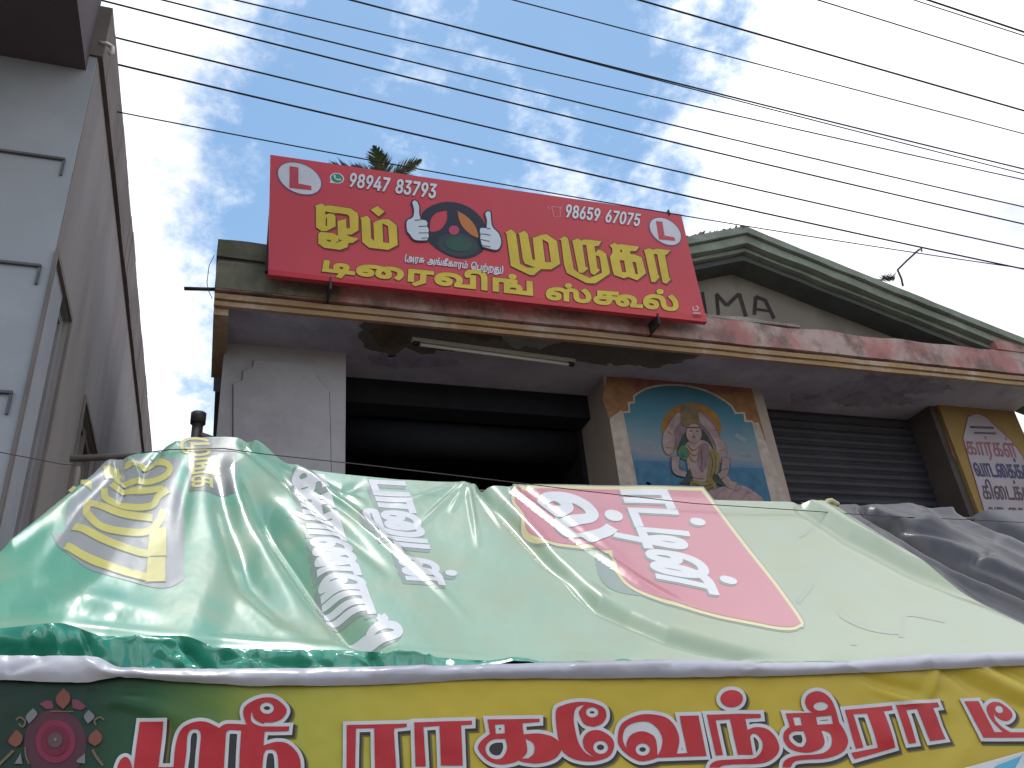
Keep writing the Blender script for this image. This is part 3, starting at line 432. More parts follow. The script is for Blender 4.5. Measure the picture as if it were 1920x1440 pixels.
# raised arched panel on the left bay, its top stepped in
pz = PlaneY(YW-.001)
def pxz(px, py, Y): p = at_Y(px, py, Y); return (float(p[0]), float(p[2]))
pan = [pxz(a, b, YW) for a, b in ((437, 960), (437, 722), (454, 715), (455, 697), (473, 690), (476, 676), (590, 684), (592, 706), (606, 722), (617, 736), (622, 960))]
prism('raised_panel', pan, YW-.014, YW+.01, plaster, shop, bev=.004)
edge_shade = mat('panel_edge_shade', (.17, .16, .17), rough=.95, var=.3, bump=0)  # dark line painted along the panel edge in place of its shadow
ln = 'c '.join(f'{a},{b}' for a, b in ((437, 960), (437, 722), (454, 715), (455, 697), (473, 690), (476, 676)))
print_on('panel_edge_lines', PlaneY(YW), [([ST(ln.replace('c', ''), 3.2, curve=False), ST('622,960 617,736 606,722 592,706', 3.0, curve=False)], (), 0, edge_shade, 1)], shop)
mp_x0, mp_x1 = 2.447, 3.74
box('pillar', mp_x0, mp_x1, YW, 5.15, 0, ZS, mat('pillar_cream', (.33, .265, .225), rough=.9, scale=3, var=.12, stain=(.30, .25, .22), stain_amt=.4, bump=.12), shop)
rp = box('pillar', 5.40, 6.20, YW, 5.15, 0, ZS, mat('pillar_yellow', (.26, .17, .055), rough=.88, scale=2.4, var=.14, stain=(.20, .12, .045), stain_amt=.5, bump=.12), shop)
rp['label'] = 'yellow painted pillar with a white painted notice'
box('pillar_side', 5.33, 5.398, YW+.03, 5.15, 0, ZS, mat('pillar_brown', (.07, .058, .052), rough=.9, scale=3, var=.2, bump=.2), shop)
# dark open bay
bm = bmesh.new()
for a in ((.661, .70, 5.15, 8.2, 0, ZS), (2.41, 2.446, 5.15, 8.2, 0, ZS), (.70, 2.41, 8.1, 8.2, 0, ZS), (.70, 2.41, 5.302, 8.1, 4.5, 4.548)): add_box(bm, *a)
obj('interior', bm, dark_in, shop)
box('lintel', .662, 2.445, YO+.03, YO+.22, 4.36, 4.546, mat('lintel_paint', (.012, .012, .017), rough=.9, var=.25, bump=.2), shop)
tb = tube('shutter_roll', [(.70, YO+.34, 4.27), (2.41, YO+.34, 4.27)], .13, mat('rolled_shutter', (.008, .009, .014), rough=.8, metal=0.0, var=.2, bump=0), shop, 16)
# right bay with its rolling shutter down: every slat is a piece of its own
shm = mat('shutter_paint', (.032, .032, .042), rough=.6, scale=3, var=.25, stain=(.045, .042, .042), stain_amt=.4, bump=.05)
sx0, sx1, sh = 3.742, 5.328, .072
prof = [(0, 0), (-.004, .008), (-.017, .022), (-.020, .036), (-.017, .050), (-.004, .064), (0, .0715)]
bm = bmesh.new(); rows = [[bm.verts.new((x, y, z)) for y, z in prof] for x in (sx0, sx1)]
for i in range(len(prof)-1): bm.faces.new((rows[0][i], rows[1][i], rows[1][i+1], rows[0][i+1]))
shut = box('rolling_shutter', sx0, sx1, YO+.05, YO+.06, 2.4, ZS, shm, shop)
sl0 = obj('slat', bm, shm, shut)
for i in range(29):
    o = sl0 if i == 0 else sl0.copy()
    if i: COL.objects.link(o); o.parent = shut
    o.location = (0, YO+.02+random.uniform(-.003, .003), ZS-.075-i*sh)
# canopy
box('canopy_slab', -.13, 6.2, YF+.062, 5.3, ZS, 4.7005, soffit_m, shop)
box('end_beam', XL+.002, -.062, YF+.066, YW+.3, 4.47, ZS-.001, ochre, shop)
def band(name, x0, x1, y0, z0, z1, m, seg=60, jag=.004, yb=YF+.0615, top_jag=0.0):
    """a long hand-made concrete band: slightly uneven front arris"""
    bm = bmesh.new(); rows = [];
    for i in range(seg+1):
        x = x0+(x1-x0)*i/seg; q = lambda s: mnoise.noise(Vector((x*3.1, s, z0*7)))*jag
        tj = -abs(mnoise.noise(Vector((x*2.3, 9.1, z1))))*top_jag*1.6
        rows.append([bm.verts.new(p) for p in ((x, yb, z0), (x, y0+q(1), z0+q(2)), (x, y0+q(1)-.002, (z0+z1)/2), (x, y0+q(3), z1+q(4)+tj), (x, yb, z1))])
    for a, b in zip(rows, rows[1:]):
        for k in range(5): bm.faces.new((a[k], b[k], b[(k+1) % 5], a[(k+1) % 5]))
    bm.faces.new(rows[0][::-1]); bm.faces.new(rows[-1])
    bmesh.ops.recalc_face_normals(bm, faces=bm.faces)
    return obj(name, bm, m, shop)
band('ochre_moulding', XL, XR, YF+.035, 4.515, 4.548, ochre)
band('ochre_moulding', XL, XR, YF+.018, 4.551, 4.588, ochre)
band('red_fascia', XL, XR, YF, 4.6, 4.80, redband, jag=.006, top_jag=.02)
box('fascia_groove', XL+.004, XR, YF+.05, YF+.0605, 4.587, 4.599, bare, shop)
lb = band('parapet_cap', XL-.01, 1.2, YF-.005, 4.83, 4.965, mossy, seg=24, jag=.012, top_jag=.012, yb=YF+.5)
band('parapet_base', XL, 1.2, YF+.012, 4.803, 4.826, bare, seg=24)
ms = band('moss_patch', XL-.003, .55, YF-.006, 4.606, 4.79, mossy, seg=16, jag=.006)
band('ledge', 3.05, 3.84, YF+.005, 4.803, 4.842, broken, seg=26, jag=.012, top_jag=.02)
band('ledge', 5.66, 6.9, YF-.004, 4.80, 4.90, redband, seg=24, jag=.01, top_jag=.015)
# gable: two raking bands over a dark soffit, plus the wall behind
PK = (3.58, 5.672)
def rake(name, top_off, h, y0, y1, m):
    zt = lambda x: (PK[1]-(x-PK[0])*.313 if x > PK[0] else PK[1]-(PK[0]-x)*.36)-top_off
    xs = [1.78+i*.129 for i in range(14)]; xs = [x for x in xs if x < PK[0]-.02]+[PK[0]]+[PK[0]+.06+i*.13 for i in range(26)]
    bm = bmesh.new(); rows = []
    for x in xs:
        q = lambda s: mnoise.noise(Vector((x*4.3, s, top_off*9)))*.007
        z = zt(x); rows.append([bm.verts.new(p) for p in ((x, y1, z-h), (x, y0+q(1), z-h+q(2)), (x, y0+q(3), z+q(4)), (x, y1, z+.01))])
    for a, b in zip(rows, rows[1:]):
        for k in range(4): bm.faces.new((a[k], b[k], b[(k+1) % 4], a[(k+1) % 4]))
    bm.faces.new(rows[0][::-1]); bm.faces.new(rows[-1]); bmesh.ops.recalc_face_normals(bm, faces=bm.faces)
    return obj(name, bm, m, shop)
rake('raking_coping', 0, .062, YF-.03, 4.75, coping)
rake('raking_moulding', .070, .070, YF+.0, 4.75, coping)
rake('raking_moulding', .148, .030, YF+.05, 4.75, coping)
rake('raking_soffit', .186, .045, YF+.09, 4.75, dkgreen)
tz = lambda x: (PK[1]-(x-PK[0])*.313 if x > PK[0] else PK[1]-(PK[0]-x)*.36)-.20
prism('gable_wall', [(1.2, 4.70), (6.2, 4.70), (6.2, tz(6.2)), (PK[0], tz(PK[0])), (1.2, tz(1.2))], 4.47, 4.78, tymp_m, shop)
box('roof_slab', XL+.02, 6.2, 4.5, 9.5, 4.701, 4.80, bare, shop)
box('wall', -.075, -.03, 5.15, 9.4, 0, ZS, plaster, shop)
box('wall', 6.16, 6.2, 5.15, 9.4, 0, ZS, plaster, shop)
# drain holes with their streaks, painted letters
for px, py in ((1325, 513), (1487, 540), (1661, 602)):
    p = at_Y(px, py, 4.47); bm = bmesh.new()
    vs, fs = tube_data([(p[0]-.03, 4.462, p[2]+.02), (p[0]+.03, 4.462, p[2]-.002)], .026, 8, .02)
    obj('drain_hole', pydata('drain_hole', vs, fs), mat('hole_black', (.012, .011, .01), rough=1, var=.1, bump=0), shop, smooth=True)
zt7 = (1280, 400, 1/2.572)
print_on('painted_letters', PlaneY(4.47), [([ST('172,490 163,392', 17, zt7, False), ST('160,388 212,445', 18, zt7, False), ST('212,445 272,388', 18, zt7, False), ST('272,388 305,500', 19, zt7, False), ST('345,490 352,402', 19, zt7, False), ST('350,402 398,420 440,508', 18, zt7, False), ST('352,462 418,472', 13, zt7, False), ST('60,480 105,420', 16, zt7, False), ST('95,380 112,490', 15, zt7, False)], (), 0, mat('faded_black', (.045, .04, .035), rough=.95, var=.4, scale=14, bump=0), 1)], shop)
# broken plaster lumps along the left rake
random.seed(3); bm = bmesh.new()
for i in range(34):
    x = random.uniform(2.85, 3.6); z = PK[1]-(PK[0]-x)*.36+random.uniform(-.01, .02); r = random.uniform(.012, .034)
    q = bmesh.ops.create_icosphere(bm, subdivisions=1, radius=r)
    for v in q['verts']:
        v.co = Vector((v.co.x*random.uniform(1.2, 2.2), v.co.y*1.3, v.co.z*.8))*random.uniform(.8, 1.15)+Vector((x, YF+random.uniform(-.02, .15), z))
tag(obj('broken_plaster', bm, broken, shop), kind='stuff')
# bare patch where the soffit plaster has come off
ps = PlaneZ(ZS, .002, YF+.0625)
patch = C('684,590c 740,588 800,592 860,598 930,606 990,614 1060,624 1150,634 1240,642 1335,653c 1340,660c 1300,668 1262,682c 1225,692c 1190,680 1140,684c 1085,678 1040,676c 1000,668 940,664c 900,655 850,652c 800,660 760,654 730,662c 700,655 672,640c 668,622c 680,612c')
lip = C('668,626 700,628 760,636 700,642 660,640')
light = mat('loose_plaster', (.36, .35, .36), rough=.9, var=.2, scale=14, bump=.3)
def ragged(c, amp, step=7):
    o = []
    for i in range(len(c)):
        a, b = c[i], c[(i+1) % len(c)]; m_ = max(1, int(math.hypot(b[0]-a[0], b[1]-a[1])/step))
        for k in range(m_):
            x, y = a[0]+(b[0]-a[0])*k/m_, a[1]+(b[1]-a[1])*k/m_
            o.append((x+amp*1.6*mnoise.noise(Vector((x*.11, y*.11, 3))), y+amp*(mnoise.noise(Vector((x*.045, y*.045, 8)))+.7*mnoise.noise(Vector((x*.2, y*.2, 5))))))
    return o
patch = ragged(patch, 9)
print_on('bare_patch', ps, [([patch], (), 2.6, light, 1), ([patch], (), 0, bare, 2), ([ragged(C('930,606 990,602 1030,612 1070,632 1010,648 960,645'), 9, 5)], (), 0, mat('soffit_patch', (.20, .20, .19), rough=.9, var=.25, bump=.3), 3),
    ([ragged(C('850,600 900,596 935,612 945,636 880,632'), 9, 5), ragged(C('700,612 740,606 770,630 735,650 700,640'), 8, 5)], (), 0, mat('rust_patch', (.10, .07, .05), rough=.95, var=.3, bump=.3), 3)], shop)
stain_m = mat('soffit_stain', (.25, .24, .33), rough=.95, scale=9, var=.35, stain=(.33, .32, .42), stain_amt=.7, stain_scale=6, bump=.3)
print_on('damp_stain', ps, [([ragged(C('1550,738 1600,716 1650,700 1720,690 1800,694 1812,706 1740,716 1790,730 1700,742 1740,752 1640,762 1570,756'), 11, 5), ragged(C('1480,742 1530,736 1545,752 1490,762'), 8, 4), ragged(C('700,664 760,668 830,672 860,684 780,690 700,684'), 8, 5)], (), 0, stain_m, 1)], shop, kind='stuff')
bl = thing('tube_light', 'pale unlit tube light batten fixed under the peeling canopy', 'light')
a, b = at_Z(772, 640, ZS-.03), at_Z(1078, 681, ZS-.03)
d = Vector(b-a); L = d.length; bm = bmesh.new(); add_box(bm, 0, L, -.018, .018, 0, .026, .003)
o = obj('batten', bm, mat('batten_white', (.55, .54, .5), rough=.5, var=.08, bump=0), bl); o.location = a; o.rotation_euler = (0, 0, math.atan2(d.y, d.x))
o2 = tube('tube', [(0.05, 0, -.016), (L-.05, 0, -.016)], .011, mat('tube_glass', (.7, .7, .68), rough=.25, var=.03, bump=0), bl, 10); o2.location = a; o2.rotation_euler = o.rotation_euler
for x in (.03, L-.03):
    e = box('tube_cap', x-.02, x+.02, -.012, .012, -.024, -.0005, metal_dk, bl); e.location = a; e.rotation_euler = o.rotation_euler

# ------------------------------------------------------------------ mural on the middle pillar
ZM = (1100, 690, 380/1920); pm = PlaneY(YW, .0016)
m_cream = ink('mural_cream', (.36, .295, .25), .85); m_orange = ink('mural_orange', (.21, .10, .04), .85); m_red = ink('mural_red', (.18, .065, .05), .85)
def ramp_z(name, stops, z0, z1, rough=.85, nscale=5, nmix=.5):
    m = bpy.data.materials.new(name); m.use_nodes = True; t = m.node_tree; b = t.nodes['Principled BSDF']; b.inputs['Roughness'].default_value = rough; b.inputs['Specular IOR Level'].default_value = .3
    gg = N(t, 'ShaderNodeNewGeometry'); sx = N(t, 'ShaderNodeSeparateXYZ'); t.links.new(gg.outputs['Position'], sx.inputs[0])
    n = N(t, 'ShaderNodeTexNoise'); n.inputs['Scale'].default_value = nscale; n.inputs['Detail'].default_value = 6; t.links.new(gg.outputs['Position'], n.inputs[0])
    f = mth(t, 'DIVIDE', mth(t, 'SUBTRACT', sx.outputs[2], z0), z1-z0)
    f = mth(t, 'ADD', f, mth(t, 'MULTIPLY', mth(t, 'SUBTRACT', n.outputs[0], .5), nmix))
    r = N(t, 'ShaderNodeValToRGB'); t.links.new(f, r.inputs[0])
    while len(r.color_ramp.elements) < len(stops): r.color_ramp.elements.new(.5)
    for e, (p, c) in zip(r.color_ramp.elements, stops): e.position = p; e.color = tuple(c)+(1,)
    t.links.new(r.outputs[0], b.inputs['Base Color']); return m
zb, zt = float(at_Y(1250, 930, YW)[2]), float(at_Y(1250, 722, YW)[2])
m_sky = ramp_z('mural_sky', [(0, (.035, .12, .20)), (.25, (.05, .15, .24)), (.36, (.20, .20, .225)), (.5, (.14, .20, .235)), (.68, (.06, .16, .21)), (1, (.03, .105, .16))], zb, zt, nmix=.22)
arch = C('470,1275c 492,1190c 355,480c 345,432c 410,428c 405,342c 455,340c 452,275c 560,210 700,180 850,175 1000,195 1150,240 1280,310 1365,372c 1400,440c 1480,440c 1490,515c 1560,520c 1745,1270c', ZM)
pink = ink('mural_pink', (.25, .18, .175), .85); skin = ink('mural_skin', (.27, .19, .175), .85); hair = ink('mural_hair', (.03, .045, .035), .85); grn = ink('mural_green', (.05, .13, .08), .85)
gold = ink('mural_gold', (.22, .105, .025), .85); och = ink('mural_ochre', (.18, .135, .05), .85); purp = ink('mural_purple', (.17, .11, .13), .85); crown_m = ink('mural_crown', (.13, .105, .06), .85); lot = ink('mural_lotus', (.26, .18, .18), .85); sea_m = ink('mural_sea', (.04, .115, .19), .85); dkr = ink('mural_dark', (.08, .04, .04), .85)
layers = [
 ([C('190,80c 1560,190c 1640,480c 1700,700c 1500,520c 300,420c 215,480c 150,300c', ZM, False)], [], 0, m_orange, 1),
 ([C('330,85c 1000,130c 1480,180c 1520,230c 1250,250c 1000,170c 700,140c 480,230c', ZM, False)], [], 0, m_red, 2),
 ([C('215,490 320,400 350,440 480,1260 335,1260', ZM, False), C('1560,520 1625,520 1900,1275 1745,1275', ZM, False)], [], 0, m_cream, 3),
 ([arch], [], 3.6, m_cream, 4), ([arch], [], 0, m_sky, 5),
 ([C('455,885c 790,890c 830,1180c 780,1260c 500,1260c', ZM), C('1350,945c 1660,955c 1740,1260c 1400,1260c', ZM)], [], 0, sea_m, 6),
 ([EL(985, 575, 285, 240, ZM)], [], 0, gold, 6), ([EL(985, 600, 225, 190, ZM)], [], 0, purp, 7),
 ([ST('890,450 800,560 760,690 790,790', 85, ZM, w1=60), ST('1035,450 1150,560 1230,690 1275,830', 85, ZM, w1=60), EL(770, 700, 60, 130, ZM), EL(1265, 800, 55, 110, ZM)], [], 0, pink, 8), ([ST('765,610 800,640', 10, ZM), ST('1195,600 1240,585', 10, ZM), ST('745,760 800,765', 9, ZM), ST('1245,790 1300,780', 9, ZM)], [], 0, gold, 9),
 ([C('890,400 950,352 1030,400 1060,540 1000,560 895,550', ZM)], [], 0, crown_m, 9),
 ([C('905,640c 850,800 925,880 985,800 1100,760 1195,775c 1130,640 1010,540', ZM)], [], 0, hair, 9),
 ([C('930,730 1060,690 1150,730 1210,860 1180,1000 1110,1085 980,1060 940,900', ZM)], [], 0, pink, 10),
 ([EL(1005, 630, 72, 92, ZM)], [], 0, skin, 11),
 ([EL(975, 608, 14, 6, ZM, 10), EL(1035, 608, 14, 6, ZM, 10), EL(1005, 665, 17, 6, ZM, 10), ST('940,575 1070,575', 12, ZM, False)], [], 0, dkr, 12),
 ([C('852,800 905,740 960,815 930,880 880,860', ZM)], [], 0, grn, 11),
 ([C('1060,740 1140,740 1135,900 1080,1000 1040,900', ZM)], [], 0, purp, 11),
 ([C('1150,780 1235,820 1240,960 1180,1090 1125,1060 1150,900', ZM)], [], 0, och, 12),
 ([ST('830,850 835,980 930,1020', 75, ZM, w1=50), ST('1310,860 1290,1000 1240,1040', 75, ZM, w1=55)], [], 0, pink, 12),
 ([C('960,960c 995,1060 930,1110 865,1100c 930,1050', ZM), C('1195,1000c 1305,1140c 1230,1110 1180,1060', ZM)], [], 0, hair, 13),
 ([C('975,1075 1100,1090 1205,1080 1190,1200 1000,1210', ZM)], [], 0, och, 11),
 ([ST('940,735 1000,790 1070,740', 9, ZM), ST('930,760 1005,840 1085,765', 8, ZM), ST('935,800 1010,900 1090,800', 6, ZM)], [], 0, gold, 13), ([ST('850,940 905,950', 9, ZM), ST('1260,980 1320,960', 9, ZM), ST('960,1010 1010,1050 1100,1060', 6, ZM), ST('1085,985 1095,990', 12, ZM, False)], [], 0, gold, 14),
 ([ST('905,545 950,520 1010,515 1065,540', 14, ZM), ST('915,480 1045,470', 8, ZM), ST('985,360 990,340', 22, ZM)], [], 0, gold, 11),
 ([ST('1150,800 1180,900 1160,1040', 5, ZM), ST('1200,830 1210,940 1180,1060', 5, ZM), ST('1070,780 1080,880 1070,970', 5, ZM), ST('880,820 900,850 920,840', 5, ZM), ST('990,1100 1080,1130 1180,1110', 6, ZM), ST('1000,1150 1090,1170 1190,1140', 6, ZM), ST('992,640 1000,648 1012,646', 5, ZM)], [], 0, dkr, 14),
 ([ST('560,1090 600,1110', 22, ZM), ST('520,780 640,760', 30, ZM), ST('560,690 640,720', 40, ZM), ST('1400,640 1500,700', 44, ZM), ST('1440,820 1560,840', 30, ZM)], [], 0, ink('mural_mist', (.17, .21, .24), .85), 6),
 ([C('740,1265c 780,1170 880,1120 990,1140 1080,1200 1200,1160 1330,1120 1480,1130 1640,1230 1660,1270c', ZM)], [], 0, lot, 12), ([ST('800,1250 840,1180 890,1140', 6, ZM), ST('920,1250 960,1180 1000,1150', 6, ZM), ST('1200,1250 1230,1200 1300,1150', 6, ZM), ST('1330,1250 1370,1190 1450,1150', 6, ZM), ST('1460,1250 1500,1200 1560,1180', 6, ZM)], [], 0, purp, 13),
 ([ST('920,1150 1020,1180 1080,1230', 40, ZM), ST('1290,1050 1340,1110 1400,1130', 70, ZM)], [], 0, skin, 13)]
layers = [q for L_ in layers for q in ([(L_[0], L_[1], .75, dkr, L_[4]-.4), L_] if L_[3] in (pink, skin) else [L_])]
print_on('mural', pm, layers, shop)['label'] = 'faded painted figure seated on a lotus inside a scalloped arch'
# ------------------------------------------------------------------ notice painted on the yellow pillar
ZN = (1720, 740, 200/1309); pn = PlaneY(YW, .0018)
wht = mat('notice_white', (.35, .31, .345), rough=.85, var=.12, scale=8, stain=(.27, .22, .23), stain_amt=.5, bump=0)
n_red = ink('notice_red', (.24, .10, .115), .8); n_blue = ink('notice_blue', (.06, .06, .12), .8); n_dk = ink('notice_dark', (.09, .06, .08), .8); mar = ink('notice_maroon', (.16, .05, .04), .8)
brd = C('620,280c 690,245 760,245 850,290c 960,400c 1140,560c 1290,760c 1560,1700c 900,1700c 560,540c', ZN)
def q4(*p, tr=ZN): return [(tr[0]+x*tr[2], tr[1]+y*tr[2]) for x, y in p]
T1 = text('ka aa ra pl ka lla pl', q4((610, 730), (1240, 775), (1180, 600), (570, 575)))
T2 = text('va aa ta ai ka ka pl ku', q4((720, 1000), (1435, 1038), (1375, 868), (660, 840)))
T3 = text('ka i ai ta ka pl ku ma pl', q4((810, 1280), (1560, 1304), (1500, 1139), (770, 1120)))
T4 = text('va aa ta ai ka ka pl ku', q4((890, 1520), (1540, 1540), (1490, 1400), (850, 1380)))
print_on('painted_notice', pn, [([brd], [], 1.6, mar, 1), ([brd], [], 0, wht, 2), (T1[0], T1[1], .5, n_red, 3), (T2[0], T2[1], .8, n_blue, 3), (T3[0], T3[1], .6, n_dk, 3), (T4[0], T4[1], .4, n_dk, 3),
    ([ST('640,400 930,410', 28, ZN, False), ST('690,470 960,480', 24, ZN, False)], [], 0, n_dk, 3), ([C('330,440c 395,600c 480,830c 430,760c', ZN, False)], [], 0, mar, 3)], shop)

# ------------------------------------------------------------------ neighbour on the right, sunlit strip
nb = thing('neighbour_building', 'pale yellow-green rendered building in the sun at the right edge', 'building')
ng = mat('pale_green_render', (.62, .66, .44), rough=.9, scale=2, var=.08, bump=.1)
box('wall', 6.34, 12, 5.35, 12, 0, 4.62, ng, nb); box('parapet_cap', 6.30, 12.05, 5.30, 5.5, 4.621, 4.72, ng, nb)

# ================================================================== RED SIGN
sign = thing('sign_board', 'long red driving-school sign with yellow lettering and a steering wheel between two thumbs-up hands', 'sign')
YS = 4.075
s_red = mat('sign_red', (.55, .042, .062), rough=.5, var=.06, scale=1.2, bump=.05, bscale=3, spec=.5)
s_deep = mat('sign_deep_red', (.52, .008, .02), rough=.4, var=.05, bump=0, spec=.5)
cor = [at_Y(*p, YS) for p in ((507, 290), (1277, 402), (1326, 604), (503, 515))]
bm = bmesh.new()
A = [bm.verts.new((p[0], YS, p[2])) for p in cor]; B = [bm.verts.new((p[0], YS+.035, p[2])) for p in cor]
bm.faces.new(A); bm.faces.new(B[::-1])
for i in range(4): bm.faces.new((A[i], B[i], B[(i+1) % 4], A[(i+1) % 4]))
bmesh.ops.recalc_face_normals(bm, faces=bm.faces); obj('panel', bm, s_red, sign)
PS = PlaneY(YS, .0016)
print_on('bottom_edge', PS, [([[(503, 504.5), (640, 522), (900, 549), (1150, 571), (1323.3, 593), (1326, 604), (503, 515)]], (), 0, s_deep, 1)], sign)
yel = mat('sign_yellow', (.62, .47, .045), rough=.42, var=.12, scale=7, bump=0); s_out = ink('sign_outline', (.12, .03, .02)); s_shadow = ink('sign_shadow', (.27, .03, .04)); wh = ink('sign_white', (.66, .68, .74)); blk = ink('sign_black', (.012, .016, .036)); 
Z1 = (580, 370, .09375); Z2 = (940, 420, 170/1920); Z3 = (1100, 450, 170/1920)
def r3(s): # window three expressed in window two units so that one contour can span both
    return ' '.join(f'{float(a)+(160/Z2[2])},{float(b)+(30/Z2[2])}' for a, b in (q.split(',') for q in s.split()))
om_a = C('120,188 200,150 265,148 300,190 400,178 820,240 950,325 972,400 972,665 830,748 740,738 735,640 790,640 820,620 805,385 760,345 600,318 500,318 310,278 300,352 330,365 400,340 490,358 512,400 515,585 340,675 250,678 140,605 140,215', Z1, False)
om_h1 = C('318,405 360,415 358,600 312,575', Z1, False)
om_b = C('570,492 722,452 735,640 738,760 800,800 978,838 860,912 770,915 755,1000 610,1050 300,1010 185,930 185,745 220,710 480,735 575,790', Z1, False)
om_h2 = [C('338,842 440,862 432,915 335,882', Z1, False), C('578,812 605,850 668,866 600,905 530,932 520,905 575,880', Z1, False)]
m_a = C('1020,430 1150,385 1205,450 1226,838 1300,890 1288,530 1325,495 1480,450 1590,460 1735,575 1755,960 1570,1050 1200,1010 1065,900 1045,450', Z1, False)
m_h = C('1450,520 1580,580 1605,932 1465,920', Z1, False); m_d = C('1358,190 1492,295 1385,382 1235,262', Z1, False)
mu = C('85,190 205,130 295,210 385,862 545,945 720,935 500,840 460,760 385,235 355,215 485,165 550,225 645,762 720,780 668,310 840,250 950,232 1165,380 1230,845 1050,960 830,955 680,1080 600,1080 205,890 115,215', Z2, False)
mu_h = C('855,320 1000,400 1060,830 915,825', Z2, False)
ru1 = C('1220,340 1330,275 1400,320 1520,970 1640,1060 '+r3('60,822 330,712 280,370 240,335 190,325 150,330 240,222 300,235 395,302 478,690 470,720 180,915 30,915')+' 1800,1250 1390,1040 1330,860 1270,345', Z2, False)
ru2 = C('1505,370 1610,322 1685,372 1740,345 '+r3('0,8 300,42 235,128 148,130 215,610 262,650 160,738 92,712 78,661 -7,106')+' 1700,440 1770,920 1825,950 1720,1035 1640,1025 1520,420', Z2, False)
ka = C('490,125 590,75 650,115 720,105 1100,155 1030,235 900,235 910,310 1020,330 1150,380 1235,690 1230,720 1060,850 870,780 780,810 580,740 550,640 495,370 550,280 545,180', Z3, False)
ka_h = [C(s, Z3, False) for s in ('690,200 750,210 755,280 700,270', '680,420 795,440 840,700 740,700', '950,460 1045,470 1090,740 1020,740')]
aa_ = C('1215,225 1320,190 1390,225 1480,200 1760,230 1680,310 1640,320 1735,820 1765,840 1680,925 1610,900 1495,300 1400,295 1500,760 1535,785 1440,890 1370,885 1240,290', Z3, False)
big = [om_a, om_b, m_a, m_d, mu, ru1, ru2, ka, aa_]; bigh = [om_h1]+om_h2+[m_h, mu_h]+ka_h
shb = [[(x+2.6, y+2.4) for x, y in c] for c in big]; shh = [[(x+2.6, y+2.4) for x, y in c] for c in bigh]
print_on('lettering', PS, [(shb, shh, 1.6, s_shadow, 1), (big, bigh, 2.1, s_out, 2), (big, bigh, .8, yel, 3)], sign)
def shade_text(keys, quad, g1, g2, m_fill, m_out, track=0):
    a, b = text(keys, quad, track=track); return [(a, b, g1, m_out, 2), (a, b, g2, m_fill, 3)]
L1 = shade_text('di ai ra va i nga pl', ((599, 507), (1004, 554), (1003, 531), (602, 490)), 3.4, 2.4, yel, s_out)
L2 = shade_text('sa pl ka uu_ la pl'.replace('ka uu_', 'kuu'), ((1021, 560), (1275, 583), (1273, 558), (1021, 540)), 3.2, 2.2, yel, s_out)
print_on('lettering', PS, L1, sign); print_on('lettering', PS, L2, sign)
print_on('lettering', PS, shade_text('( a ra su _ a nga pl kii ka aa ra ma pl _ e pa rra pl rra thu )', ((757, 489.5), (944, 512.5), (945, 503.5), (758, 480.5)), .95, .4, wh, s_shadow), sign)
def digits(s): return ' '.join('_' if c == ' ' else c for c in s)
print_on('phone_number', PS, shade_text(digits('98947 83793'), ((652, 349.5), (817, 372.5), (820, 353), (655, 331)), 2.0, 1.0, wh, s_shadow)[:2], sign)
print_on('phone_number', PS, shade_text(digits('98659 67075'), ((1058, 407), (1199, 424.5), (1202, 408), (1060, 389.5)), 1.7, .85, wh, s_shadow)[:2], sign)
# learner plates
ZA = (480, 270, .25); ZB = (900, 330, 460/1920)
l_red = ink('plate_red', (.50, .05, .075)); l_out = ink('plate_line', (.22, .07, .16)); l_wh = ink('plate_white', (.60, .62, .68))
print_on('learner_plate', PS, [([EL(326, 261, 176, 110, ZA, 40, .42)], [], 1.4, l_out, 1), ([EL(326, 261, 170, 107, ZA, 40, .42)], [], 0, l_wh, 2), ([C('252,170 318,180 318,300 415,318 415,350 250,332', ZA, False)], [], 0, l_red, 3)], sign)
print_on('learner_plate', PS, [([EL(1449, 436, 143, 92, ZB, 40, .62)], [], 1.4, l_out, 1), ([EL(1449, 436, 136, 88, ZB, 40, .62)], [], 0, l_wh, 2), ([C('1375,355 1425,362 1442,468 1520,484 1525,510 1398,498', ZB, False)], [], 0, l_red, 3)], sign)
# round chat mark with a handset, and a ringing handset outline
c_gr = ink('chat_green', (.04, .24, .13))
print_on('chat_mark', PS, [([EL(607, 258, 54, 40, ZA, 26, .2), C('553,292 560,262 600,296', ZA, False)], [], 0, wh, 1), ([EL(607, 258, 45, 32, ZA, 26, .2)], [], 0, c_gr, 2),
    ([ST('588,240 592,258 610,270 630,272', 9, ZA), EL(589, 243, 9, 7, ZA, 10), EL(629, 270, 9, 7, ZA, 10)], [], 0, wh, 3)], sign)
p_pk = ink('faded_pink', (.56, .22, .25))
print_on('handset_mark', PS, [([ST('560,240 625,246 628,318 580,322 560,240', 8, ZB, False), ST('530,238 545,262', 8, ZB, False), ST('636,238 628,262', 8, ZB, False)], [], 0, p_pk, 1)], sign)
